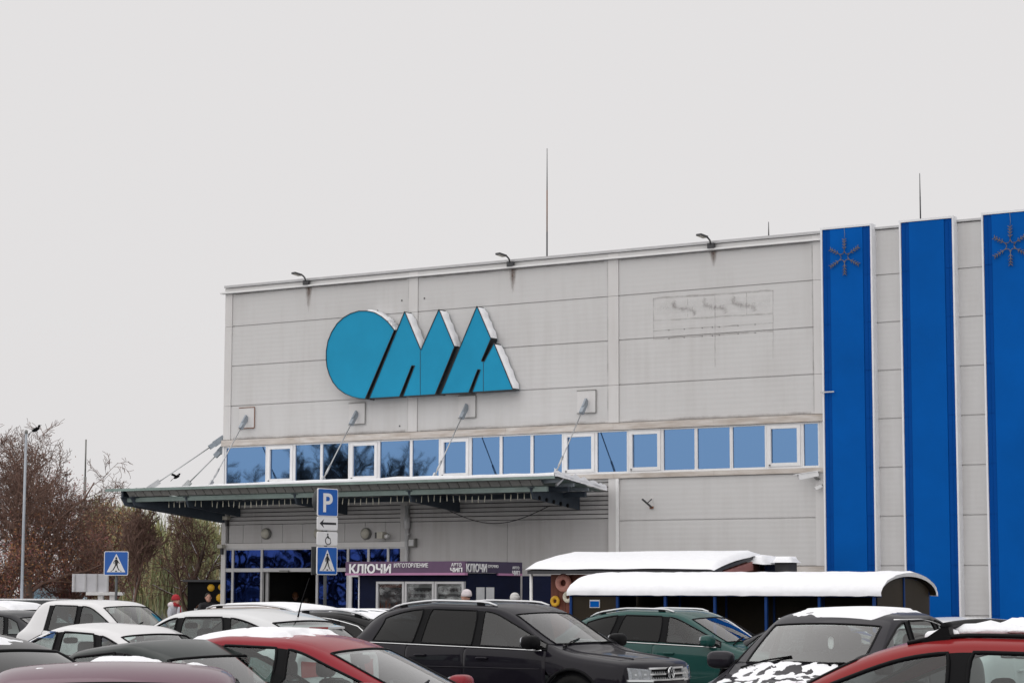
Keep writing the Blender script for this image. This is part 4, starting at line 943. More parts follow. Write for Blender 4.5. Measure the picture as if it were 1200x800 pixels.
# ================================================================ TREES
def grow_tree(seed, h, levels, spread, up, nkids, r0, lean=(0, 0), fork=0.3, droop=0.0):
    rnd = random.Random(seed); lines = []; tips = []
    def g(p, d, L, r, lv):
        n = 5 if lv < 2 else 4 if lv < 3 else 3
        pts = [p]; rs = [r]; q = p.copy(); dd = d.copy()
        for i in range(n):
            k = .10+.07*lv
            dd = (dd+Vector((rnd.gauss(0, k), rnd.gauss(0, k), rnd.gauss(0, k*.7)+up*(.10 if lv else .0)-droop*(lv >= levels-1)))).normalized()
            q = q+dd*L/n; pts.append(q.copy()); rs.append(r*(1-(.62 if lv else .55)*(i+1)/n))
        lines.append((pts, rs, lv))
        if lv >= levels: tips.append((pts[-1], dd)); tips.append((pts[-2], dd)); return
        kids = nkids[lv]
        for c in range(kids):
            f = fork+(1-fork)*(c+rnd.random()*.8)/kids if lv == 0 else .18+.82*(c+rnd.random())/kids
            f = min(f, .999); i = min(int(f*n), n-1); u = f*n-i; pp = pts[i].lerp(pts[i+1], u); rr = rs[i]*(1-u)+rs[i+1]*u
            base = (pts[i+1]-pts[i]).normalized(); a = rnd.random()*6.283+c*2.4
            o1 = base.orthogonal().normalized(); o2 = base.cross(o1); side = o1*math.cos(a)+o2*math.sin(a)
            ang = spread*rnd.uniform(.65, 1.2)*(1.05-.35*f if lv == 0 else 1)
            nd = (base*math.cos(ang)+side*math.sin(ang)+Vector((0, 0, up*.25))).normalized()
            g(pp, nd, L*rnd.uniform(.48, .72)*(1.15-.45*f if lv == 0 else 1-.3*f), max(rr*rnd.uniform(.5, .68), .004), lv+1)
    g(Vector((0, 0, 0)), Vector((lean[0], lean[1], 1)).normalized(), h*.62, r0, 0)
    zm_ = max(p.z for l in lines for p in l[0]); s = h/zm_
    return [([p*s for p in l[0]], l[1], l[2]) for l in lines], [(p*s, d) for p, d in tips]
def tree(name, label, px, dep, top, seed, levels=4, spread=.75, up=.5, nk=(9, 7, 6, 5), r0=.16, bark='bark', leaf=None, lean=(0, 0), fork=.3, minr=.010, droop=0, group=None, snow=False, cat='tree', base=None, crown=None):
    p = ground(px, dep) if base is None else base
    h = atdep(px, top, dep)[2] if base is None else top
    t = thing(name, label, cat, (p[0], p[1], 0), seed*.7, group)
    lines, tips = grow_tree(seed, h, levels, spread, up, nk, r0, lean, fork, droop)
    tr, cr, sn = MB(), MB(), MB()
    for pts, rs, lv in lines:
        (tr if lv == 0 else cr).tube(pts, [max(x, minr) for x in rs], 8 if lv == 0 else 5 if lv < 2 else 4 if lv < 3 else 3, caps=False)
        if snow and lv in (0, 1, 2):
            for i in range(len(pts)-1):
                d = pts[i+1]-pts[i]
                if d.length > 0 and abs(d.normalized().z) < .86 and rs[i] > .016:
                    o_ = Vector((0, 0, max(rs[i], minr)*.75)); sn.tube([pts[i]+o_, pts[i+1]+o_], [max(rs[i], minr)*.62, max(rs[i+1], minr)*.62], 5, caps=False)
    tr.build('trunk', bark, t, fix=False); c = cr.build('crown', crown or bark, t, fix=False)
    if sn.v: sn.build('branch_snow', 'snow', t, fix=False)
    if leaf:
        rnd = random.Random(seed+5); mats, cnt, size, zlo, zhi, jit = leaf
        lf = MB()
        for k in range(cnt):
            q, d = tips[rnd.randrange(len(tips))]
            zf = q.z/h
            if not (zlo <= zf+rnd.gauss(0, .05) <= zhi): continue
            q = q+Vector((rnd.gauss(0, jit), rnd.gauss(0, jit), rnd.gauss(0, jit)))
            a = Vector((rnd.gauss(0, 1), rnd.gauss(0, 1), rnd.gauss(0, 1))).normalized(); b_ = a.orthogonal().normalized(); s = size*rnd.uniform(.6, 1.3)
            lf.add([q+a*s, q+b_*s*.55, q-a*s, q-b_*s*.55], [(0, 1, 2, 3)], rnd.randrange(len(mats)))
        o = lf.build('foliage', list(mats), t, fix=False)
    return t
LV = ['leaf_0', 'leaf_1', 'leaf_2', 'leaf_3']
tree('oak_tree', 'largest broad tree with bare spreading top and russet lower leaves', 38, 72, 478, 3, nk=(12, 8, 7, 7), r0=.17, spread=.95, up=.35, leaf=(LV[:3], 8000, .032, .08, .52, .25), minr=.0075, crown='bark_red', lean=(.05, 0), fork=.18)
tree('oak_tree', 'russet leaved tree at the far left edge behind the shed', -18, 78, 525, 8, nk=(9, 7, 6, 5), r0=.15, bark='bark_red', leaf=(LV[:3], 5000, .035, .1, .8, .28), minr=.009, fork=.15)
tree('oak_tree', 'reddish tree with sparse dark leaves behind the crossing sign', 92, 82, 540, 12, nk=(9, 7, 6, 5), r0=.12, bark='bark_red', leaf=([LV[1], LV[3]], 6000, .04, .2, .95, .3), minr=.009, fork=.12)
tree('oak_tree', 'orange brown young tree between the crossing sign and birch', 132, 86, 572, 21, nk=(12, 8, 6, 4), r0=.12, bark='bark_red', leaf=([LV[0], LV[2], 'willow_2'], 5000, .045, .06, .85, .35), minr=.010, fork=.1, spread=.8)
tree('shrub', 'low tangle of rust coloured shrub beneath the largest tree', 60, 78, 640, 31, levels=3, nk=(14, 8, 6), r0=.08, bark='bark_red', leaf=(LV, 4000, .038, .1, 1.0, .4), minr=.013, fork=.05, spread=1.0)
tree('shrub', 'dark red leaved shrub in front of the pale billboard', 88, 74, 655, 33, levels=3, nk=(12, 8, 6), r0=.07, bark='bark_red', leaf=([LV[1], LV[3]], 2500, .045, .3, 1.0, .22), minr=.012, fork=.05, spread=.9)
tree('shrub', 'brown shrub beside the low shed at the far left', 4, 70, 630, 36, levels=3, nk=(14, 8, 6), r0=.08, bark='bark_red', leaf=(LV, 3500, .038, .1, 1.0, .35), minr=.013, fork=.05, spread=1.0)
tree('maple_tree', 'bare grey tree with snow on its forked limbs beside the coffee stand', 221, 64, 588, 44, nk=(9, 7, 6, 4), r0=.11, fork=.10, spread=.95, snow=True, minr=.0075, bark='bark', crown='bark_red')
tree('birch_tree', 'slender birch with white trunk right of the crossing sign', 152, 62, 585, 52, nk=(12, 6, 5, 3), r0=.07, bark='bark_birch', crown='bark_red', minr=.010, spread=.55, up=.6, fork=.45)
for i, (px, dep, top, sd) in enumerate(((172, 98, 585, 61), (205, 96, 590, 62), (235, 100, 602, 63), (118, 104, 580, 64), (150, 102, 590, 65))):
    # weeping willows: curtains of olive hanging twigs
    p = ground(px, dep); h = atdep(px, top, dep)[2]
    t = thing('willow_tree', ('olive willow with hanging twigs behind the birch', 'olive willow with hanging twigs behind the snow-forked tree', 'olive willow with hanging twigs behind the coffee stand', 'olive willow behind the pale billboard', 'olive willow behind the crossing sign')[i], 'tree', (p[0], p[1], 0), 0, 'willows behind the car park')
    lines, tips = grow_tree(sd, h, 3, .8, .6, (10, 7, 5), .2, fork=.2)
    a, b_ = MB(), MB()
    for pts, rs, lv in lines: (a if lv == 0 else b_).tube(pts, [max(x, .02) for x in rs], 6 if lv == 0 else 4, caps=False)
    a.build('trunk', 'bark', t, fix=False); b_.build('crown', 'twig_olive', t, fix=False)
    rnd = random.Random(sd); lf = MB()
    for k in range(3200):
        q, d = tips[rnd.randrange(len(tips))]; L_ = rnd.uniform(.4, 1.8); q = q+Vector((rnd.gauss(0, .25), rnd.gauss(0, .25), rnd.gauss(0, .2)))
        w_ = rnd.uniform(.008, .02); e = q+Vector((rnd.gauss(0, .12), rnd.gauss(0, .12), -L_)); e.z = max(e.z, .3); aa = rnd.random()*3.14; s = Vector((math.cos(aa), math.sin(aa), 0))*w_
        mid = q.lerp(e, .5)+Vector((rnd.gauss(0, .06), rnd.gauss(0, .06), 0))
        lf.add([q-s*.5, q+s*.5, mid+s, e, mid-s], [(0, 1, 2, 3, 4)], rnd.randrange(3))
    lf.build('foliage', ['willow_0', 'willow_1', 'willow_2'], t, fix=False)
# bare trees on the far side of the car park, seen mirrored in the window strip
for i, (x, y, h, sd) in enumerate(((-106.0, -80, 11.6, 71), (-101.5, -81, 11.2, 76), (-99.3, -80, 13.2, 73), (-96.0, -80, 13.4, 74), (-93.4, -81, 12.6, 75))):
    tree('bare_tree', 'tall bare tree across the car park mirrored in the window strip', 0, 0, h, sd, levels=4, nk=(11, 7, 5, 4), r0=.24, minr=.022, base=(x, y, 0), fork=.3, spread=.5, up=.8, group='bare trees opposite the store')
# belt of bare scrub added out of view to darken reflections in glass and paint
rnd = random.Random(88); b = MB()
for k in range(9000):
    x = rnd.uniform(-170, 40); y = rnd.uniform(-118, -108); z = rnd.uniform(0, 1)**.8*6.0*(.75+.35*noise.noise(Vector((x*.15, 0, 0))))
    a = Vector((rnd.gauss(0, 1), rnd.gauss(0, 1), rnd.gauss(0, 1.6))).normalized(); c = a.orthogonal().normalized(); L_ = rnd.uniform(.5, 1.3); w_ = rnd.uniform(.1, .35); q = Vector((x, y, z+.4))
    b.add([q+a*L_, q+c*w_, q-a*L_, q-c*w_], [(0, 1, 2, 3)], rnd.randrange(3))
o = b.build('darkening_scrub_belt', ['bark', 'bark_red', 'leaf_1'], fix=False); o['kind'] = 'stuff'; o['label'] = 'added unseen belt of dark bare scrub that darkens reflections in glass and paint'; o['category'] = 'scrub'
# two crows
for (px, py, dep, lab) in ((42, 503, 72, 'black crow perched in the bare top of the largest tree'), (207, 558.5, 62, 'black bird flying above the canopy beside the rods')):
    p = atdep(px, py, dep); b = MB()
    b.blob((0, 0, 0), (.2, .075, .085), 1.0, 14, 8); b.blob((.2, 0, .07), (.065, .05, .055), 1.0, 10, 6)
    b.add([(.25, -.015, .08), (.25, .015, .08), (.34, 0, .06), (.25, 0, .05)], [(0, 1, 2), (0, 2, 3), (1, 3, 2)]); b.add([(-.15, -.03, .02), (-.15, .03, .02), (-.42, .06, -.06), (-.42, -.06, -.06)], [(0, 1, 2, 3)])
    if 'flying' in lab:
        for s in (-1, 1): b.add([(.08, s*.04, .03), (-.08, s*.04, .03), (-.14, s*.38, .16), (.0, s*.42, .2)], [(0, 1, 2, 3)])
    else:
        for s in (-.03, .03): b.tube([(0, s, -.05), (.02, s, -.17)], .008, 5)
    o = b.build('crow', 'black'); o.location = p; o.scale = (.5,)*3 if 'flying' in lab else (.75,)*3; o.rotation_euler = (0, R(-25), R(20)); tag(o, lab, 'bird')

# ================================================================ PEOPLE
def person(label, px, dep, head_py, rotz, coat, legs, hair, hat=None, pose='stand', ground_z=.12, hood=None, bend=0.0, scarf=None, group=None):
    p = ground(px, dep, ground_z); H = atdep(px, head_py, dep)[2]-ground_z; H = min(max(H, 1.5), 1.9) if bend == 0 else 1.76
    t = thing('person', label, 'person', (p[0], p[1], ground_z), rotz)
    k = H/1.75; V = lambda *a: Vector(a)*k
    hip = V(0, 0, .93); ch = V(.02+bend*.25, 0, 1.25-.05*bend); nk = V(.03+bend*.45, 0, 1.45-.10*bend); hd = V(.06+bend*.55, 0, 1.60-.13*bend)
    vs = [hip, ch, nk]; ed = [(0, 1), (1, 2)]; rad = [(.155, .125), (.19, .135), (.075, .07)]
    def chain(start, pts, rs):
        last = start
        for q, r_ in zip(pts, rs): vs.append(q); rad.append(r_); ed.append((last, len(vs)-1)); last = len(vs)-1
    for s in (-1, 1):
        chain(0, [V(0, s*.09, .86), V(.02*s, s*.10, .48), V(-.02*s, s*.10, .08), V(.14-.02*s, s*.11, .04)], [(.10, .10), (.068, .068), (.05, .05), (.045, .04)])
        sh_ = nk+V(-.01, s*.19, -.08)
        if pose == 'phone' and s == -1: pts = [sh_, sh_+V(.06, s*.05, -.27), sh_+V(.26, .05, -.16), sh_+V(.22, .12, .06)]
        else: pts = [sh_, sh_+V(.0, s*.06, -.28), sh_+V(.08, s*.05, -.52), sh_+V(.10, s*.04, -.62)]
        chain(1, pts, [(.075, .075), (.06, .06), (.045, .045), (.035, .035)])
    me = bpy.data.meshes.new('body'); me.from_pydata([tuple(v) for v in vs], ed, [])
    ob = bpy.data.objects.new('body', me); col.objects.link(ob)
    md = ob.modifiers.new('s', 'SKIN'); ly = me.skin_vertices[0].data
    for i, r_ in enumerate(rad): ly[i].radius = (r_[0]*k, r_[1]*k); ly[i].use_root = (i == 0)
    ob.modifiers.new('u', 'SUBSURF').levels = 2
    dg = bpy.context.evaluated_depsgraph_get(); m2 = bpy.data.meshes.new_from_object(ob.evaluated_get(dg)); bpy.data.objects.remove(ob)
    b = MB(); b.add([v.co for v in m2.vertices], [tuple(f.vertices) for f in m2.polygons], 0, True); bpy.data.meshes.remove(m2)
    for i, f in enumerate(b.f):
        c = sum((Vector(b.v[j]) for j in f), Vector())/len(f)
        ax_ = abs(c.y)
        if c.z < .12*k: b.mi[i] = 3
        elif c.z < .80*k and ax_ < .19*k: b.mi[i] = 2
        elif c.z < .84*k and ax_ >= .19*k: b.mi[i] = 1
    # head grown into the neck: cranium, jaw, nose, ears
    n0 = len(b.f)
    b.blob(hd, (.098*k, .078*k, .115*k), 1.0, 18, 14, 1); b.blob(hd+V(.035, 0, -.06), (.065*k, .06*k, .065*k), .9, 14, 10, 1)
    b.blob(hd+V(.10, 0, -.015), (.018*k, .014*k, .028*k), 1.0, 8, 6, 1)
    for s in (-1, 1): b.blob(hd+V(0, s*.08, -.01), (.02*k, .012*k, .032*k), 1.0, 8, 6, 1); b.blob(hd+V(.088, s*.033, .012), (.010*k, .014*k, .008*k), 1.0, 8, 6, 3)
    b.blob(hd+V(.092, 0, -.062), (.012*k, .024*k, .007*k), 1.0, 8, 6, 4)
    bo = b.build('body', [coat, 'skin', legs, 'shoe', 'wood_pink'], t, fix=False)
    hb = MB(); hb.blob(hd+V(-.018, 0, .03), (.100*k, .086*k, .10*k), 1.0, 18, 12); 
    if hair: hb.build('hair', hair, t, fix=False)
    if hat:
        hb = MB(); hb.blob(hd+V(-.012, 0, .055), (.112*k, .098*k, .10*k), .95, 18, 12); hb.lathe([(.108*k, -.02*k), (.118*k, 0), (.118*k, .045*k), (.106*k, .06*k)], 'z', 20, tuple(hd+V(-.008, 0, .015))); hb.build('hat', hat, t, fix=False)
    if hood:
        hb = MB(); hb.blob(nk+V(-.07, 0, .02), (.13*k, .16*k, .09*k), .9, 16, 10); hb.build('hood', hood, t, fix=False)
    if scarf:
        hb = MB(); hb.lathe([(.075*k, -.05*k), (.105*k, -.02*k), (.10*k, .04*k), (.07*k, .06*k)], 'z', 16, tuple(nk+V(.01, 0, .03))); hb.bar(nk+V(.12, .03, .0), nk+V(.17, .03, -.35), .03, .09, up=(0, 1, 0)); hb.build('scarf', scarf, t, fix=False)
    return t
HD = R(32.65)
person('person in red knitted hat and scarf and pale grey jacket raising a hand', 203, 55, 696, HD+R(-35), 'grey_coat', 'jeans', 'hair_dark', 'red_knit', 'phone', hood='white_knit', scarf='red_knit')
person('short-haired person in a dark jacket leaning before the black coffee stand', 240, 60, 691, HD+R(-70), 'dark_coat', 'jeans', 'hair_dark', bend=.45)
person('bareheaded person in dark coat walking into the dark doorway', 345, 62.5, 692, HD+R(90), 'dark_coat', 'jeans', 'hair_ginger')
person('person in a pale coat inside the dark doorway', 359, 61.5, 699, HD+R(100), 'white_coat', 'jeans', 'hair_dark')
person('person in a white knitted hat beside the key kiosk', 549, 49, 690, HD+R(170), 'dark_coat', 'jeans', 'hair_dark', 'white_knit')
person('person with a white hood between key kiosk and cabin porch', 601, 49.5, 694, HD+R(30), 'dark_coat', 'jeans', None, 'white_coat', hood='white_coat')

# ================================================================ CARS
TAGS = ['body', 'hood', 'roof', 'windshield', 'rear_window', 'door_f', 'door_r', 'win_f', 'win_r', 'win_q', 'pillar', 'tailgate', 'pillar_c']
TI = {k: i for i, k in enumerate(TAGS)}
SPEC = {
 'suv': dict(L=5.0, W=1.96, H=1.74, clr=.26, zbf=1.09, zbr=1.20, zh0=.94, zhm=1.01, zc=1.05, xc=1.18, xh=.34, zr=1.66, xB=-.06, xC=-1.10, xq=-1.98, xqt=-1.72, xr=-2.02, zr2=1.63, xb=-2.30, zb2=1.20, zd=1.12, axf=1.52, axr=-1.45, rw=.38, slC=.10),
 'cross': dict(L=4.55, W=1.84, H=1.62, clr=.22, zbf=1.00, zbr=1.12, zh0=.82, zhm=.91, zc=.97, xc=1.04, xh=.22, zr=1.53, xB=-.10, xC=-1.02, xq=-1.68, xqt=-1.32, xr=-1.62, zr2=1.47, xb=-2.02, zb2=1.13, zd=1.05, axf=1.35, axr=-1.32, rw=.35, slC=.14),
 'hatch': dict(L=4.25, W=1.78, H=1.48, clr=.18, zbf=.90, zbr=1.00, zh0=.74, zhm=.86, zc=.94, xc=1.00, xh=.15, zr=1.39, xB=-.14, xC=-.98, xq=-1.42, xqt=-1.12, xr=-1.42, zr2=1.36, xb=-1.88, zb2=1.02, zd=.95, axf=1.30, axr=-1.28, rw=.32, slC=.20),
 'sedan': dict(L=4.55, W=1.78, H=1.45, clr=.17, zbf=.90, zbr=.97, zh0=.72, zhm=.85, zc=.93, xc=.98, xh=.22, zr=1.36, xB=-.16, xC=-.95, xq=-1.42, xqt=-1.02, xr=-1.00, zr2=1.35, xb=-1.62, zb2=1.00, zd=.98, axf=1.38, axr=-1.30, rw=.315, slC=.16),
 'boxy': dict(L=4.3, W=1.80, H=1.70, clr=.24, zbf=1.06, zbr=1.12, zh0=.92, zhm=1.02, zc=1.08, xc=.98, xh=.36, zr=1.62, xB=-.08, xC=-1.0, xq=-1.72, xqt=-1.66, xr=-1.86, zr2=1.63, xb=-1.98, zb2=1.13, zd=1.05, axf=1.32, axr=-1.22, rw=.36, slC=.03),
}
def car_cage(s):
    hw = s['W']/2; xf = s['L']/2; clr = s['clr']
    belt = lambda x: s['zbf']+(s['zbr']-s['zbf'])*(s['xc']-x)/(s['xc']-s['xb'])
    def roofz(x):
        u = (x-s['xr'])/(s['xh']-s['xr']); z = s['zr2']+(s['zr']-s['zr2'])*u
        return z+4*u*(1-u)*max(0, s['H']-max(s['zr'], s['zr2']))
    def side(x, wf, zs): return [(x, hw*wf*.87, clr), (x, hw*wf*.965, clr+.10), (x, hw*wf, clr+(zs-clr)*.58), (x, hw*wf*.985, zs)]
    C = []
    def endcol(sgn, ztop):
        wf = .84; xe = sgn*xf; r = .17
        lo = [(xe-sgn*r, hw*wf*f, z) for f, z in ((.93, clr+.02), (1, clr+.14), (1.0, clr+.30), (.985, ztop-.16))]
        top = [(xe-sgn*(r*(y*y)+.03), hw*wf*.97*y, ztop-.03-.03*y*y) for y in (1, .78, .54, .27, 0)]
        return lo+top
    C.append(endcol(1, s['zh0']))
    x = xf-.26; C.append(side(x, .95, s['zh0']-.09)+[(x, hw*.90, s['zh0']-.01), (x+.03, hw*.74, s['zh0']+.02), (x+.06, hw*.52, s['zh0']+.028), (x+.08, hw*.26, s['zh0']+.032), (x+.09, 0, s['zh0']+.034)])
    x = s['axf']; z = s['zhm']; C.append(side(x, 1.0, z-.10)+[(x, hw*.94, z-.015), (x, hw*.78, z+.015), (x, hw*.55, z+.03), (x+.02, hw*.28, z+.036), (x+.02, 0, z+.038)])
    x = s['xc']; z = belt(x); C.append(side(x, 1.0, z-.075)+[(x, hw*.935, z), (x-.05, hw*.895, z+.035), (x+.02, hw*.80, s['zc']+.005), (x+.15, hw*.42, s['zc']+.025), (x+.19, 0, s['zc']+.03)])
    def midcol(xb_, xt, xr_=None):
        zb = belt(xb_); xr_ = xt if xr_ is None else xr_; zt = roofz(xt); z2 = roofz(xr_)
        return side(xb_, 1.0, zb-.075)+[(xb_, hw*.94, zb), (xt, hw*.775, zt-.078), (xr_, hw*.69, z2-.02), (xr_, hw*.36, z2), (xr_, 0, z2+.012)]
    xm1 = s['xc']*.45+s['xB']*.55
    c = midcol(xm1, s['xh']-.02, s['xh']); c[7] = (s['xh']+.06, hw*.34, roofz(s['xh'])-.004); c[8] = (s['xh']+.08, 0, roofz(s['xh'])+.004); C.append(c)
    C.append(midcol(s['xB']+.05, s['xB']+.03)); C.append(midcol(s['xB']-.06, s['xB']-.05))
    C.append(midcol(s['xC']+.05, s['xC']+.04+s['slC'])); C.append(midcol(s['xC']-.05, s['xC']-.05+s['slC']))
    c = midcol(s['xq'], s['xqt'], s['xr']); c[5] = (s['xqt'], hw*.765, roofz(s['xqt'])-.085); c[7] = (s['xr']-.04, hw*.33, s['zr2']); c[8] = (s['xr']-.06, 0, s['zr2']+.01); C.append(c)
    x = s['xb']; z = belt(x); C.append(side(x, .985, z-.08)+[(x, hw*.90, z), (x+.02, hw*.84, s['zb2']+.015), (x-.03, hw*.74, s['zb2']+.015), (x-.07, hw*.38, s['zb2']+.02), (x-.09, 0, s['zb2']+.02)])
    x = -xf+min(.2, (xf+s['xb'])*.45); z = s['zd']; C.append(side(x, .95, z-.09)+[(x, hw*.87, z-.01), (x-.02, hw*.72, z+.005), (x-.03, hw*.5, z+.01), (x-.04, hw*.25, z+.012), (x-.045, 0, z+.012)])
    C.append(endcol(-1, s['zd']-.02))
    return C
def car_tag(i, j, quarter):
    if j <= 3:
        if j >= 1 and i in (3, 4, 5): return 'door_f'
        if j >= 1 and i in (6, 7): return 'door_r'
        return 'body'
    if j == 4: return {3: 'win_f', 4: 'win_f', 5: 'pillar', 6: 'win_r', 7: 'pillar_c', 8: 'win_q' if quarter else 'body'}.get(i, 'body')
    if j == 5: return 'hood' if i in (1, 2) else 'tailgate' if i == 10 else 'body'
    return {0: 'body', 1: 'hood', 2: 'hood', 3: 'windshield', 9: 'rear_window', 10: 'tailgate', 11: 'body'}.get(i, 'roof')
def car_surface(s, quarter, lv):
    C = car_cage(s); nc = len(C); V = []; F_ = []; M_ = []; idx = {}
    def vid(i, j, sgn):
        if j == 8: sgn = 1
        k = (i, j, sgn)
        if k not in idx: idx[k] = len(V); p = C[i][j]; V.append((p[0], p[1]*sgn, p[2]))
        return idx[k]
    for sgn in (1, -1):
        for i in range(nc-1):
            for j in range(8):
                q = (vid(i, j, sgn), vid(i+1, j, sgn), vid(i+1, j+1, sgn), vid(i, j+1, sgn))
                F_.append(q if sgn > 0 else q[::-1]); M_.append(TI[car_tag(i, j, quarter)])
        for e, sg in ((0, 1), (nc-1, -1)):       # end faces
            top = [C[e][j] for j in range(4, 9)]; y4 = top[0][1]; xe = sg*s['L']/2
            def g(k, j):
                if j == 0: return vid(e, k, sgn)
                if k == 4: return vid(e, 4+j, sgn)
                key = ('e', e, k, j, 1 if j == 4 else sgn)
                if key not in idx:
                    yy = top[j][1]/y4; p = C[e][k]; idx[key] = len(V); V.append((xe-sg*.17*yy*yy+sg*(.03 if k in (1, 2) else -.02), p[1]*yy*(1 if j == 4 else sgn), p[2]))
                return idx[key]
            for k in range(4):
                for j in range(4):
                    q = (g(k, j), g(k+1, j), g(k+1, j+1), g(k, j+1))
                    F_.append(q if (sgn > 0) == (e == 0) else q[::-1]); M_.append(0)
    me = bpy.data.meshes.new('cage'); me.from_pydata(V, [], F_); me.polygons.foreach_set('material_index', M_); me.update()
    for _ in TAGS: me.materials.append(None)
    bm = bmesh.new(); bm.from_mesh(me); bmesh.ops.recalc_face_normals(bm, faces=bm.faces[:])
    lay = bm.edges.layers.float.new('crease_edge')
    inv = {v: k for k, v in idx.items()}
    for e in bm.edges:
        a, b = inv[e.verts[0].index], inv[e.verts[1].index]
        if a[0] != 'e' and b[0] != 'e' and a[1] == b[1] == 4 and 3 <= min(a[0], b[0]) and max(a[0], b[0]) <= 10: e[lay] = .55
        if a[0] != 'e' and b[0] != 'e' and a[1] == b[1] == 5 and 4 <= min(a[0], b[0]) and max(a[0], b[0]) <= 9: e[lay] = .4
        if a[0] != 'e' and b[0] != 'e' and a[0] == b[0] and a[0] in (5, 6, 7, 8) and {a[1], b[1]} == {4, 5}: e[lay] = .7
    bm.to_mesh(me); bm.free()
    ob = bpy.data.objects.new('cage', me); col.objects.link(ob); md = ob.modifiers.new('u', 'SUBSURF'); md.levels = lv
    dg = bpy.context.evaluated_depsgraph_get(); ev = bpy.data.meshes.new_from_object(ob.evaluated_get(dg)); bpy.data.objects.remove(ob)
    co = np.empty(len(ev.vertices)*3); ev.vertices.foreach_get('co', co); co = co.reshape(-1, 3)
    co[:, 0] *= s['L']/(co[:, 0].max()-co[:, 0].min()); co[:, 1] *= s['W']/(co[:, 1].max()-co[:, 1].min())
    k = (s['H']-.6)/(co[:, 2].max()-.6); up_ = co[:, 2] > .6; co[up_, 2] = .6+(co[up_, 2]-.6)*k
    fs = [tuple(p.vertices) for p in ev.polygons]; mi = [p.material_index for p in ev.polygons]
    bpy.data.meshes.remove(ev)
    return co, fs, mi
def piece(co, faces, wheel=None):
    used = {}; v = []; fs = []
    for f in faces:
        q = []
        for i in f:
            if i not in used: used[i] = len(v); v.append(tuple(co[i]))
            q.append(used[i])
        fs.append(tuple(q))
    me = bpy.data.meshes.new('p'); me.from_pydata(v, [], fs); me.polygons.foreach_set('use_smooth', [True]*len(fs)); me.update(); return me
_seat = None
def seat_mesh():
    global _seat
    if _seat is None:
        b = MB(); b.blob((.05, 0, .10), (.26, .25, .10), .5); b.blob((-.22, 0, .42), (.09, .24, .34), .5, shear=-.22); b.blob((-.36, 0, .86), (.06, .13, .10), .6); b.tube([(-.33, -.05, .7), (-.35, -.05, .82)], .01, 6); b.tube([(-.33, .05, .7), (-.35, .05, .82)], .01, 6)
        _seat = b.mesh('seat'); _seat.materials.append(MAT['seat_grey'])
    return _seat
_wheel = {}
def wheel_parts(rw):
    if rw not in _wheel:
        t = MB(); t.lathe([(rw*.66, -.10), (rw*.92, -.105), (rw, -.07), (rw, .07), (rw*.92, .105), (rw*.66, .10), (rw*.66, -.10)], 'y', 32)
        r_ = MB(); r_.lathe([(rw*.66, .09), (rw*.60, .075), (rw*.60, -.04)], 'y', 32); r_.lathe([(.001, .06), (rw*.14, .055), (rw*.14, .0)], 'y', 16)
        for k in range(5):
            a = k*2*math.pi/5; d = Vector((math.cos(a), 0, math.sin(a))); r_.bar(d*rw*.1+Vector((0, .05, 0)), d*rw*.63+Vector((0, .07, 0)), .06, .03, up=(0, 1, 0))
        r_.lathe([(.001, -.02), (rw*.58, -.02)], 'y', 24, mi=1)
        a = t.mesh('tyre'); a.materials.append(MAT['rubber']); b = r_.mesh('rim'); b.materials.append(MAT['rim']); b.materials.append(MAT['black'])
        _wheel[rw] = (a, b)
    return _wheel[rw]

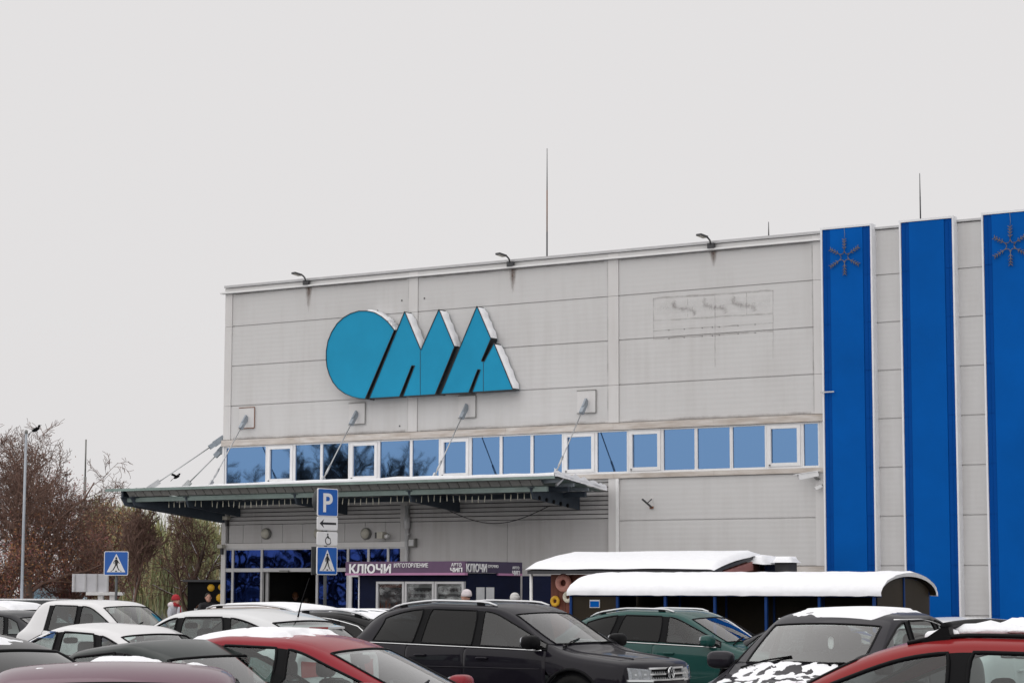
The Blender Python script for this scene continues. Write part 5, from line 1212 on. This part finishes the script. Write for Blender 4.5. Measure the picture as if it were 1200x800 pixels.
def make_car(label, typ, px, dep, phi, roof_py, mat, lv=2, quarter=True, dark_rear=None, front_glass='car_glass', rails=None, snow=0.0, snow_edge=.0, chrome=False, visor=False, extra=None, antenna=None, hood_snow=False, snow_cut=None, glass_tint=None, roof_mat=None, over=None, z_fix=None, pillar_mat='trim_black', mirror_mat=None):
    s = dict(SPEC[typ]); s.update(over or {})
    P0 = ground(px, dep)
    H = z_fix if z_fix else atdep(px, roof_py, dep)[2]
    kz = H/s['H']
    for q in ('H', 'zbf', 'zbr', 'zh0', 'zhm', 'zc', 'zr', 'zr2', 'zb2', 'zd'): s[q] *= kz
    rot = HD+R(phi)
    t = thing('parked_car', label, 'car', (P0[0], P0[1], 0), rot, 'cars in the car park')
    co, fs, mi = car_surface(s, quarter, lv)
    bvh = BVHTree.FromPolygons([tuple(c) for c in co], fs)
    hw = s['W']/2
    cen = [co[list(f)].mean(0) for f in fs]
    def cast(o, d):
        r = bvh.ray_cast(Vector(o), Vector(d)); return r[0], r[1]
    groups = {}
    for f, m_, c in zip(fs, mi, cen):
        nm = TAGS[m_]
        if nm in ('body', 'door_f', 'door_r') and abs(c[1]) > hw*.55:
            if any(math.hypot(c[0]-ax, c[2]-s['rw']) < s['rw']+.055 for ax in (s['axf'], s['axr'])): continue
        key = (nm, 0) if nm in ('body', 'hood', 'roof', 'windshield', 'rear_window', 'tailgate') else (nm, 1 if c[1] > 0 else -1)
        groups.setdefault(key, []).append(f)
    glass_of = {'windshield': 'windshield_glass', 'rear_window': glass_tint or front_glass, 'win_f': front_glass, 'win_r': dark_rear or front_glass, 'win_q': dark_rear or front_glass}
    names = {'body': 'body_shell', 'door_f': 'front_door', 'door_r': 'rear_door', 'win_f': 'side_window', 'win_r': 'side_window', 'win_q': 'quarter_window', 'pillar': 'pillar', 'pillar_c': 'pillar'}
    objs = {}
    for (nm, sd), faces in groups.items():
        me = piece(co, faces)
        if nm in glass_of:
            bm = bmesh.new(); bm.from_mesh(me); bm.verts.ensure_lookup_table()
            nx = {}
            for e in bm.edges:
                if e.is_boundary:
                    a_, b_ = e.verts[0].index, e.verts[1].index; nx.setdefault(a_, []).append(b_); nx.setdefault(b_, []).append(a_)
            st = next(iter(nx)); loop = [st]; prev_ = None; cur = st
            while True:
                n_ = [q for q in nx[cur] if q != prev_][0]; prev_, cur = cur, n_
                if cur == st: break
                loop.append(cur)
            pts = [bm.verts[i].co+bm.verts[i].normal*.001 for i in loop]; bm.free()
            o = link(names.get(nm, nm), me, [glass_of[nm]], t)
            b = MB(); b.tube(pts+[pts[0], pts[1]], .012 if nm in ('windshield', 'rear_window') else .013, 6, caps=False); b.build('window_trim', 'trim_black', o, fix=False)
        else:
            bm = bmesh.new(); bm.from_mesh(me)
            if nm == 'body':       # true round wheel arches
                for v in bm.verts:
                    if v.is_boundary and abs(v.co.y) > hw*.5:
                        for ax in (s['axf'], s['axr']):
                            d = math.hypot(v.co.x-ax, v.co.z-s['rw'])
                            if s['rw']-.2 < d < s['rw']+.22 and v.co.z > s['clr']+.03:
                                k = (s['rw']+.07)/d; v.co.x = ax+(v.co.x-ax)*k; v.co.z = s['rw']+(v.co.z-s['rw'])*k
            elif nm in ('hood', 'door_f', 'door_r', 'tailgate'):
                bmesh.ops.inset_region(bm, faces=bm.faces[:], thickness=.010, depth=0, use_boundary=True, use_even_offset=True)
                for v in bm.verts:
                    if v.is_boundary: v.co -= v.normal*.014
                for f in bm.faces: f.smooth = True
            bm.to_mesh(me); bm.free()
            mt = pillar_mat if nm in ('pillar', 'pillar_c') else (roof_mat or mat) if nm == 'roof' else mat
            o = link(names.get(nm, nm), me, mt, t)
        objs[(nm, sd)] = o
    # wheels, arches, underbody
    for ax in (s['axf'], s['axr']):
        for sd in (1, -1):
            wt, wr = wheel_parts(s['rw'])
            wo = link('wheel', wt, 'rubber', t); wo.location = (ax, sd*(hw-.13), s['rw']); wo.rotation_euler = (0, 0, 0 if sd > 0 else math.pi)
            link('rim', wr, 'rim', wo)
            b = MB(); ra = s['rw']+.07; yo = sd*hw*.985
            pts = [(ax+ra*math.cos(a), 0, s['rw']+ra*math.sin(a)) for a in [R(-12+i*12) for i in range(18)]]
            pts = [((cast((p[0], sd*3, p[2]+.0), (0, -sd, 0))[0] or Vector((p[0], yo, p[2])))) for p in pts]
            pts = [Vector((p.x, sd*max(hw*.9, abs(p.y))-sd*.005, p.z)) for p in pts]
            b.tube(pts, .022, 6); b.build('wheel_arch', 'trim_black' if typ in ('suv', 'cross', 'boxy') else mat, t)
            b = MB(); b.lathe([(.02, 0), (ra-.01, 0), (ra-.01, .34)], 'y', 24, (ax, (hw*.6 if sd > 0 else -hw*.6-.34), s['rw'])); b.build('wheel_well', 'black', t, fix=False)
    MB().box(-s['L']/2+.3, s['L']/2-.3, -hw*.7, hw*.7, s['clr'], s['clr']+.12).build('underbody', 'black', t)
    # cabin
    MB().box(s['xb']+.15, s['xc']-.1, -hw*.8, hw*.8, s['clr']+.13, s['clr']+.2).build('cabin_floor', 'interior', t)
    zs = s['clr']+.22; ks = (H-zs)/1.22
    for x in (.12, -.82 if typ != 'suv' else -.8):
        for y in (.38, -.38):
            o = link('seat', seat_mesh(), 'seat_grey', t); o.location = (x+(s['xB']+.1), y*s['W']/1.8, zs); o.scale = (1, 1.02, min(ks, 1.06))
    b = MB(); b.blob((s['xc']-.16, 0, s['zc']-.16), (.28, hw*.80, .17), .5); b.build('dashboard', 'interior', t, fix=False)
    b = MB(); b.tube([(s['xc']-.55+.06*math.cos(a), .37+.18*math.sin(a), s['zc']-.06+.17*math.cos(a)) for a in [2*math.pi*i/20 for i in range(21)]], .016, 6); b.tube([(s['xc']-.55, .37, s['zc']-.06), (s['xc']-.3, .37, s['zc']-.15)], .03, 6); b.tube([(s['xc']-.55, .20, s['zc']-.06), (s['xc']-.55, .54, s['zc']-.06)], .02, 6); b.build('steering_wheel', 'trim_black', t)
    MB().blob((s['xh']+.12, 0, s['zr']-.14), (.03, .12, .04), .6).build('rear_view_mirror', 'trim_black', t)
    # mirrors
    belt = lambda x: s['zbf']+(s['zbr']-s['zbf'])*(s['xc']-x)/(s['xc']-s['xb'])
    for sd in (1, -1):
        zm2 = belt(s['xc'])+.10; ym = hw+.11
        b = MB(); b.blob((s['xc']-.22, sd*ym, zm2), (.10, .15, .095), .65, 18, 12); mo = b.build('wing_mirror', mirror_mat or mat, t, fix=False)
        MB().bar((s['xc']-.2, sd*(hw-.09), zm2-.07), (s['xc']-.22, sd*(ym-.03), zm2-.05), .08, .04).build('mirror_arm', 'trim_black', mo)
        MB().blob((s['xc']-.302, sd*ym, zm2), (.025, .125, .078), .6, 14, 8).build('mirror_glass', 'shop_glass', mo, fix=False)
    # handles
    for nm, x in (('door_f', s['xB']+.14), ('door_r', s['xC']+.12)):
        for sd in (1, -1):
            z = belt(x)-.15; hit, _ = cast((x, sd*3, z), (0, -sd, 0)); y = hit.y if hit else sd*hw
            b = MB(); b.blob((x, y+sd*.03, z), (.10, .014, .018), .7, 12, 8); b.bar((x-.085, y-sd*.01, z), (x-.085, y+sd*.03, z), .02, .02); b.bar((x+.085, y-sd*.01, z), (x+.085, y+sd*.03, z), .02, .02)
            b.build('door_handle', mat, objs.get((nm, sd), t), fix=False)
    # patches laid on the skin: lamps, grille, plates
    def patch(name, quad, axis, mt, off=.008, nu=8, nv=6, par=None, depth=.03):
        """quad: 4 corners (a, z): a = y for front/rear, x for the sides"""
        b = MB(); top = []
        for i in range(nu+1):
            for j in range(nv+1):
                u, v = i/nu, j/nv
                a = (quad[0][0]*(1-u)+quad[1][0]*u)*(1-v)+(quad[3][0]*(1-u)+quad[2][0]*u)*v
                z = (quad[0][1]*(1-u)+quad[1][1]*u)*(1-v)+(quad[3][1]*(1-u)+quad[2][1]*u)*v
                if axis[1] == 'x':
                    sg = 1 if axis[0] == '+' else -1; h_, n_ = cast((sg*4, a, z), (-sg, 0, 0)); d = Vector((sg, 0, 0))
                else:
                    sg = 1 if axis[0] == '+' else -1; h_, n_ = cast((a, sg*3, z), (0, -sg, 0)); d = Vector((0, sg, 0))
                if h_ is None: h_ = Vector((sg*s['L']/2-.1*sg, a, z)) if axis[1] == 'x' else Vector((a, sg*hw, z)); n_ = d
                top.append(h_+(n_ if n_.dot(d) > 0 else -n_)*off)
        W_ = nv+1; fsq = [(i*W_+j, i*W_+j+1, (i+1)*W_+j+1, (i+1)*W_+j) for i in range(nu) for j in range(nv)]
        n_top = len(top); low = [p-d*depth for p in top]
        ring = [i*W_ for i in range(nu+1)]+[nu*W_+j for j in range(1, nv+1)]+[i*W_+nv for i in range(nu-1, -1, -1)]+[j for j in range(nv-1, 0, -1)]
        sq = [(ring[k], ring[(k+1) % len(ring)], n_top+ring[(k+1) % len(ring)], n_top+ring[k]) for k in range(len(ring))]
        b.add(top+low, fsq, 0, True); b.add(top+low, sq, 0, False)
        return b.build(name, mt, par or t, fix=True)
    z1 = s['zh0']-.06; yl = hw*.80
    for sd in (1, -1):
        hl = patch('headlight', [(sd*yl, z1-.16), (sd*hw*.40, z1-.17), (sd*hw*.40, z1-.04), (sd*yl*1.0, z1-.01)], '+x', 'lamp_chrome', .006)
        patch('lens', [(sd*yl, z1-.16), (sd*hw*.40, z1-.17), (sd*hw*.40, z1-.04), (sd*yl*1.0, z1-.01)], '+x', 'lamp_glass', .02, par=hl)
        zt1 = s['zd']-.05
        patch('tail_light', [(sd*hw*.80, zt1-.22), (sd*hw*.46, zt1-.20), (sd*hw*.46, zt1-.04), (sd*hw*.80, zt1-.01)], '-x', 'red_lamp', .01)
    gr = patch('grille', [(-hw*.38, z1-.19), (hw*.38, z1-.19), (hw*.38, z1-.03), (-hw*.38, z1-.03)], '+x', 'trim_black', .006)
    patch('number_plate', [(-.26, z1-.36), (.26, z1-.36), (.26, z1-.25), (-.26, z1-.25)], '+x', 'plate', .012)
    patch('number_plate', [(-.26, s['zd']-.36), (.26, s['zd']-.36), (.26, s['zd']-.25), (-.26, s['zd']-.25)], '-x', 'plate', .012)
    patch('bumper_grille', [(-hw*.6, s['clr']+.08), (hw*.6, s['clr']+.08), (hw*.55, s['clr']+.2), (-hw*.55, s['clr']+.2)], '+x', 'trim_black', .006)
    # wipers
    for y0 in (.15, -.45):
        a_, _ = cast((s['xc']+.10-.05, y0*hw*1.6, 4), (0, 0, -1)); b_, _ = cast((s['xc']-.05, y0*hw*1.6+.55, 4), (0, 0, -1))
        if a_ and b_: MB().tube([a_+Vector((0, 0, .012)), (a_+b_)/2+Vector((0, 0, .03)), b_+Vector((0, 0, .012))], .010, 5).build('wiper', 'trim_black', t)
    # rails along the roof
    if rails:
        for sd in (1, -1):
            pts = []
            for i in range(15):
                x = s['xh']-.25+(s['xr']+.22-s['xh']+.25)*i/14; h_, _ = cast((x, sd*hw*.655, 4), (0, 0, -1))
                if h_ is None: continue
                lift = (.032 if rails != 'trim_black' else .006)*min(1, min(i, 14-i)/1.2); pts.append(h_+Vector((0, 0, .008+lift)))
            b = MB(); b.tube(pts, .018 if rails != 'trim_black' else .013, 8); b.build('roof_rail', rails, t)
            for i in ((2, 12) if rails != 'trim_black' else ()):
                x = pts[i].x; b = MB(); b.bar(pts[i]+Vector((.0, 0, -.045)), pts[i], .03, .12, up=(1, 0, 0)); b.build('rail_foot', 'trim_black', t)
    if chrome:
        for sd in (1, -1):
            pts = []
            for i in range(22):
                x = s['xc']-.15+(s['xq']+.02-s['xc']+.15)*i/21; z = belt(x)-.012
                h_, _ = cast((x, sd*3, z), (0, -sd, 0))
                if h_: pts.append(h_+Vector((0, sd*.004, 0)))
            if chrome == 'loop':
                for i in range(16):
                    u = i/15; x = s['xq']-.02+(s['xqt']-s['xq'])*min(1, u*4) if u < .25 else s['xqt']-.02+(s['xh']-.1-s['xqt'])*(u-.25)/.75
                    if u < .25: z = belt(s['xq'])+(s['zr2']-.09-belt(s['xq']))*u*4
                    else: z = s['zr2']-.09+(H-.105-s['zr2']+.09)*math.sin(min(1, (u-.25)*2.2)*math.pi/2)
                    h_, _ = cast((x, sd*3, z), (0, -sd, 0))
                    if h_: pts.append(h_+Vector((0, sd*.004, 0)))
            b = MB(); b.tube(pts, .011, 5); b.build('chrome_strip', 'chrome', t)
    if visor:
        for sd in (1, -1):
            for xa, xb_ in ((s['xh']+.30, s['xB']+.07), ):
                top = []
                for i in range(9):
                    x = xa+(xb_-xa)*i/8
                    for zz2 in (0, 1):
                        za, zb_ = belt(s['xc'])+.035, H-.085; q = (x-s['xh'])/(s['xc']-.05-s['xh'])
                        zt2 = zb_ if q < 0 else zb_+(za-zb_)*q; z = zt2-.015-.085*zz2
                        h_, _ = cast((x, sd*3, z), (0, -sd, 0)); top.append((h_ if h_ else Vector((x, sd*hw*.8, z)))+Vector((0, sd*(.014+.012*zz2), 0)))
                b = MB(); b.add(top, [(2*i, 2*i+1, 2*i+3, 2*i+2) for i in range(8)], 0, True); b.build('wind_deflector', 'visor_blue', t)
    if snow:
        def snow_on(key, name, thick, thr, edge, sc=2.3, seed=0.0, an=0.0, cut=None):
            src = objs.get(key)
            if not src: return
            bm = bmesh.new(); bm.from_mesh(src.data)
            bmesh.ops.triangulate(bm, faces=[f for f in bm.faces if len(f.verts) > 4])
            bmesh.ops.subdivide_edges(bm, edges=bm.edges[:], cuts=1 if lv > 2 else 2, use_grid_fill=True)
            xs2 = [v.co.x for v in bm.verts]; ys2 = [v.co.y for v in bm.verts]; xa, xb2, ya, yb2 = min(xs2), max(xs2), min(ys2), max(ys2)
            for v in bm.verts:
                u = (v.co.x-xa)/(xb2-xa); w2 = (v.co.y-ya)/(yb2-ya)
                e = min(1, min(u*8, (1-u)*4.5))*min(1, min(w2, 1-w2)*8)
                q = noise.noise(Vector((v.co.x*sc+v.co.y*sc*.6*an+seed, v.co.y*sc*(1+.9*an)-v.co.x*sc*.8*an+seed, 1.3)))+.5*noise.noise(Vector((v.co.x*sc*2.9, v.co.y*sc*2.9+seed, 5)))+.25*noise.noise(Vector((v.co.x*sc*8, v.co.y*sc*8, 2)))
                h_ = min(1.0, (q+thr)*2.2)*thick
                h_ = h_*e-(1-e)*edge
                if cut is not None: h_ -= max(0, min(1, (u-cut+.10*noise.noise(Vector((v.co.y*5, v.co.x*5, 7))))*14))*(thick+.03)
                v.co.z += max(h_, -.03)
            for f in bm.faces: f.smooth = True; f.material_index = 0
            me = bpy.data.meshes.new(name); bm.to_mesh(me); bm.free(); me.materials.clear(); link(name, me, 'snow', t)
        snow_on(('roof', 0), 'roof_snow', snow, snow_edge, .02, 2.0, px*.1, 0.0, snow_cut)
        if hood_snow: snow_on(('hood', 0), 'hood_snow', .014, hood_snow, .02, 4.6, 2.0, 1.0)
    if antenna:
        h_, _ = cast((antenna[0], 0, 4), (0, 0, -1)); b = MB(); b.tube([h_, h_+Vector((-.10*antenna[1], 0, .35*antenna[1])), h_+Vector((-.32*antenna[1], 0, .9*antenna[1]))], [.012, .006, .004], 6); b.build('antenna', 'trim_black', t)
    if extra: extra(t, s, cast, patch, objs, gr, hw, mat)
    return t

# ---- individual extras
def ex_suv(t, s, cast, patch, objs, gr, hw, mat):
    z1 = s['zh0']-.05
    # wide chrome-barred grille with round badge between rectangular lamps
    for z in (z1-.20, z1-.125, z1-.05):
        patch('grille_bar', [(-hw*.44, z), (hw*.44, z), (hw*.44, z+.022), (-hw*.44, z+.022)], '+x', 'chrome', .022, 12, 2, par=gr)
    for k in range(18):
        y = -hw*.42+k*hw*.84/17
        for z in (z1-.175, z1-.10): patch('grille_tooth', [(y-.014, z), (y+.014, z), (y+.004, z+.022), (y-.004, z+.022)], '+x', 'rim', .012, 2, 2, par=gr)
    h_, _ = cast((4, 0, z1-.10), (-1, 0, 0)); c = h_+Vector((.034, 0, 0))
    b = MB(); b.lathe([(.001, -.012), (.086, -.012), (.086, .0), (.001, .0)], 'x', 28, tuple(c)); o = b.build('badge', 'trim_black', t)
    b = MB(); b.tube([(c.x+.004, c.y+.078*math.cos(a), c.z+.078*math.sin(a)) for a in [2*math.pi*i/28 for i in range(29)]], .009, 6)
    for pts in (((-.030, .066), (0, .012), (.030, .066)), ((-.060, .045), (-.028, -.06), (0, -.008), (.028, -.06), (.060, .045))):
        b.tube([(c.x+.004, c.y+u, c.z+v) for u, v in pts], .008, 6)
    b.build('emblem', 'chrome', o)
    for sd in (1, -1):     # two-chamber headlights with a chrome eyebrow and lower bar
        for a, b_ in ((.47, .58), (.64, .74)):
            patch('lamp_cell', [(sd*hw*b_, z1-.15), (sd*hw*a, z1-.15), (sd*hw*a, z1-.06), (sd*hw*b_, z1-.06)], '+x', 'rim', .010, 5, 4)
            patch('lamp_eye', [(sd*hw*(b_-.035), z1-.125), (sd*hw*(a+.035), z1-.125), (sd*hw*(a+.035), z1-.10), (sd*hw*(b_-.035), z1-.10)], '+x', 'sign_white', .016, 3, 3)
        patch('lamp_bar', [(sd*hw*.82, z1-.20), (sd*hw*.40, z1-.215), (sd*hw*.40, z1-.185), (sd*hw*.82, z1-.172)], '+x', 'chrome', .022, 8, 2)
        pts = []
        for i in range(12):      # pressed crease of the bonnet
            u = i/11; x = s['xc']-.02+(s['L']/2-.30-s['xc'])*u; h2, _ = cast((x, sd*hw*(.62-.16*u), 4), (0, 0, -1))
            if h2: pts.append(h2+Vector((0, 0, -.008)))
        MB().tube(pts, .022, 8).build('bonnet_crease', mat, objs[('hood', 0)])
        # side swage: dark crease line along the doors
        pts = []
        for i in range(24):
            x = s['axf']-.5+(s['axr']+.3-s['axf']+.5)*i/23; h2, _ = cast((x, sd*3, .82), (0, -sd, 0))
            if h2: pts.append(h2+Vector((0, -sd*.004, 0)))
        MB().tube(pts, .012, 5).build('swage_line', mat, t)
def ex_rack(t, s, cast, patch, objs, gr, hw, mat):
    # black bar across the roof on tall feet, snow caught below it
    for x in (.02, -.85):
        b = MB(); pts = []
        for i in range(13):
            u = -1+2*i/12; h_, _ = cast((x, 0, 4), (0, 0, -1)); pts.append((x, hw*.66*u, h_.z+.052-.016*u*u))
        b.tube(pts, .022, 8); b.build('cross_bar', 'trim_black', t)
        for sd in (1, -1):
            h_, _ = cast((x, sd*hw*.63, 4), (0, 0, -1)); b = MB()
            b.prism([(-.13, 0), (-.10, .025), (-.02, .078), (.03, .085), (.045, .0)], lambda u, v, d: (x-u, d, h_.z-.02+v), sd*hw*.63-.035, sd*hw*.63+.035); b.build('bar_foot', 'trim_black', t)
    for k, (x, y, sx_, sy_, sz_) in enumerate(((-.1, .18, .22, .30, .045), (-.15, -.28, .16, .22, .07), (.06, .50, .10, .05, .05), (-.5, .1, .3, .4, .03))):
        h_, _ = cast((x, y, 4), (0, 0, -1)); b = MB(); b.blob((x, y, h_.z), (sx_, sy_, sz_), .9, 20, 10)
        b.v = [(a+.03*noise.noise(Vector((a*9, c*9, k))), c+.03*noise.noise(Vector((a*9, c*9, k+4))), d+.02*noise.noise(Vector((a*14, c*14, k+9)))) for a, c, d in b.v]
        b.build('snow_heap', 'snow', t, fix=False)
def ex_dangle(t, s, cast, patch, objs, gr, hw, mat):
    MB().blob((s['xh']+.06, .02, s['zr']-.26), (.012, .035, .07), .8).build('hanging_charm', 'white_paint', t)
def ex_brake(t, s, cast, patch, objs, gr, hw, mat):
    h_, _ = cast((s['xr']-.12, 0, 4), (0, 0, -1))
    MB().bar((s['xr']-.16, -.18, h_.z-.03), (s['xr']-.16, .18, h_.z-.03), .04, .035).build('brake_light', 'red_lamp', t)
    b = MB(); b.prism([(0, 0), (-.22, -.035), (-.22, -.06), (.02, -.05)], lambda u, v, d: (s['xr']+.06+u, d, h_.z+.02+v), -hw*.6, hw*.6); b.build('spoiler', mat, t)
def ex_snow_tail(t, s, cast, patch, objs, gr, hw, mat): pass

for nm, c, kw in (('p_maroon', (0.11, 0.035, 0.065), dict(metal=.1, dirt=.12)), ('p_dkgreen', (0.008, 0.015, 0.014), dict(metal=.0, dirt=.04, coat=.4)), ('p_white', (0.66, 0.67, 0.68), dict(metal=0, dirt=.18)), ('p_white2', (0.72, 0.72, 0.73), dict(metal=0, dirt=.12)),
                  ('p_dark', (0.018, 0.019, 0.023), dict(metal=.0, dirt=.04, coat=.4)), ('p_beige', (0.34, 0.26, 0.20), dict(metal=.5)), ('p_red', (0.24, 0.010, 0.020), dict(metal=.0, dirt=.05, coat=.4)), ('p_suv', (0.006, 0.005, 0.010), dict(metal=.0, dirt=.03, coat=.4)),
                  ('p_green', (0.008, 0.062, 0.055), dict(metal=.0, dirt=.06)), ('p_black', (0.004, 0.004, 0.005), dict(metal=.0, dirt=.02, coat=.35)), ('p_red2', (0.24, 0.014, 0.016), dict(metal=.0, dirt=.06, coat=.4)), ('p_violet', (0.013, 0.012, 0.018), dict(metal=.0, dirt=.05, coat=.4))):
    paint(nm, c, **kw)
make_car('dark violet-black large SUV with chrome grille, round badge and silver rails', 'suv', 607, 31, -35, 704, 'p_suv', lv=3, dark_rear='car_glass_dark', front_glass='car_glass_mid', rails='rail_alu', chrome=True, extra=ex_suv, over=dict(zbr=1.17), mirror_mat='trim_black')
make_car('red hatchback with snow piled on the back of its roof', 'hatch', 391, 19.5, -22, 741, 'p_red', lv=3, snow=.045, snow_edge=.55, snow_cut=.66, extra=ex_dangle)
make_car('green crossover with silver roof rails beside the large dark SUV', 'cross', 813, 37, -33, 713, 'p_green', over=dict(L=4.8, xr=-1.85, xq=-1.9, xqt=-1.52, xb=-2.2, xC=-1.1, axr=-1.45), dark_rear='car_glass_dark', rails='rail_alu', chrome=True, front_glass='car_glass')
make_car('dark SUV with snow on roof and bonnet and chrome window trim', 'cross', 986, 24, -122, 714, 'p_violet', lv=3, snow=.035, snow_edge=.5, hood_snow=.04, chrome='loop', dark_rear='car_glass_mid', extra=ex_dangle)
make_car('red wagon with black roof cross bars and heaped snow', 'cross', 1158, 12.6, 150, 738, 'p_red2', lv=3, rails='trim_black', over=dict(xh=.48, xc=1.34, L=4.8, axf=1.6), extra=ex_rack, front_glass='car_glass')
make_car('white crossover with high rear window and roof antenna', 'cross', 245, 29, 147, 712, 'p_white', lv=3, antenna=(-1.45, .55), extra=ex_brake)
make_car('beige SUV with snowy roof and rails behind the white crossover', 'suv', 275, 37, 147, 708, 'p_beige', rails='rail_alu', snow=.05, snow_edge=.6)
make_car('black crossover with chrome window loop beside the large dark SUV', 'cross', 372, 33.5, 147, 714, 'p_black', rails='rail_alu', chrome='loop', snow=.03, snow_edge=.2, dark_rear='car_glass_dark')
make_car('white sedan with blue wind deflectors over its front windows', 'sedan', 103, 28, 147, 729, 'p_white2', lv=3, visor=True, quarter=True)
make_car('boxy white off-roader with dark windows', 'boxy', 127, 42, -33, 702, 'p_white2', dark_rear='car_glass_mid', quarter=False, over=dict(zr=1.655, zr2=1.675, L=3.7, xC=-.86, xq=-1.15, xqt=-1.12, xr=-1.32, xb=-1.5, axr=-1.0, axf=1.15))
make_car('dark grey sedan at the left behind the white sedan', 'sedan', 2, 46, 147, 714, 'p_dark')
make_car('dark green sedan in front of the white sedan', 'sedan', 224, 19, -37, 749, 'p_dkgreen', lv=3, over=dict(xr=-.86, xqt=-.9, xq=-1.3))
make_car('maroon car seen from behind with patchy snow on its roof', 'hatch', 134, 12.6, 98, 771, 'p_maroon', lv=3, over=dict(W=1.66, zr2=1.44, zr=1.43, xr=-1.3), snow=.03, snow_edge=-.25, antenna=(.1, .01))
make_car('black hatchback cut off at the left edge beside the maroon car', 'cross', -188, 16.5, 150, 735, 'p_black', lv=3, glass_tint='car_glass_dark', snow=.02, snow_edge=-.05, dark_rear='car_glass_dark')
make_car('low dark sedan between green crossover and snowy dark SUV', 'sedan', 985, 36, -33, 729, 'p_dark')
make_car('white hatchback glimpsed under the cross bar of the red wagon', 'hatch', 1150, 30, 57, 722, 'p_white')
make_car('white snow-covered car before the low shed at the left', 'sedan', -8, 47, 147, 706, 'p_white2', snow=.05, snow_edge=.7)

# ================================================================ clean helper marks
for o in bpy.data.objects:
    if '_o' in o: del o['_o']
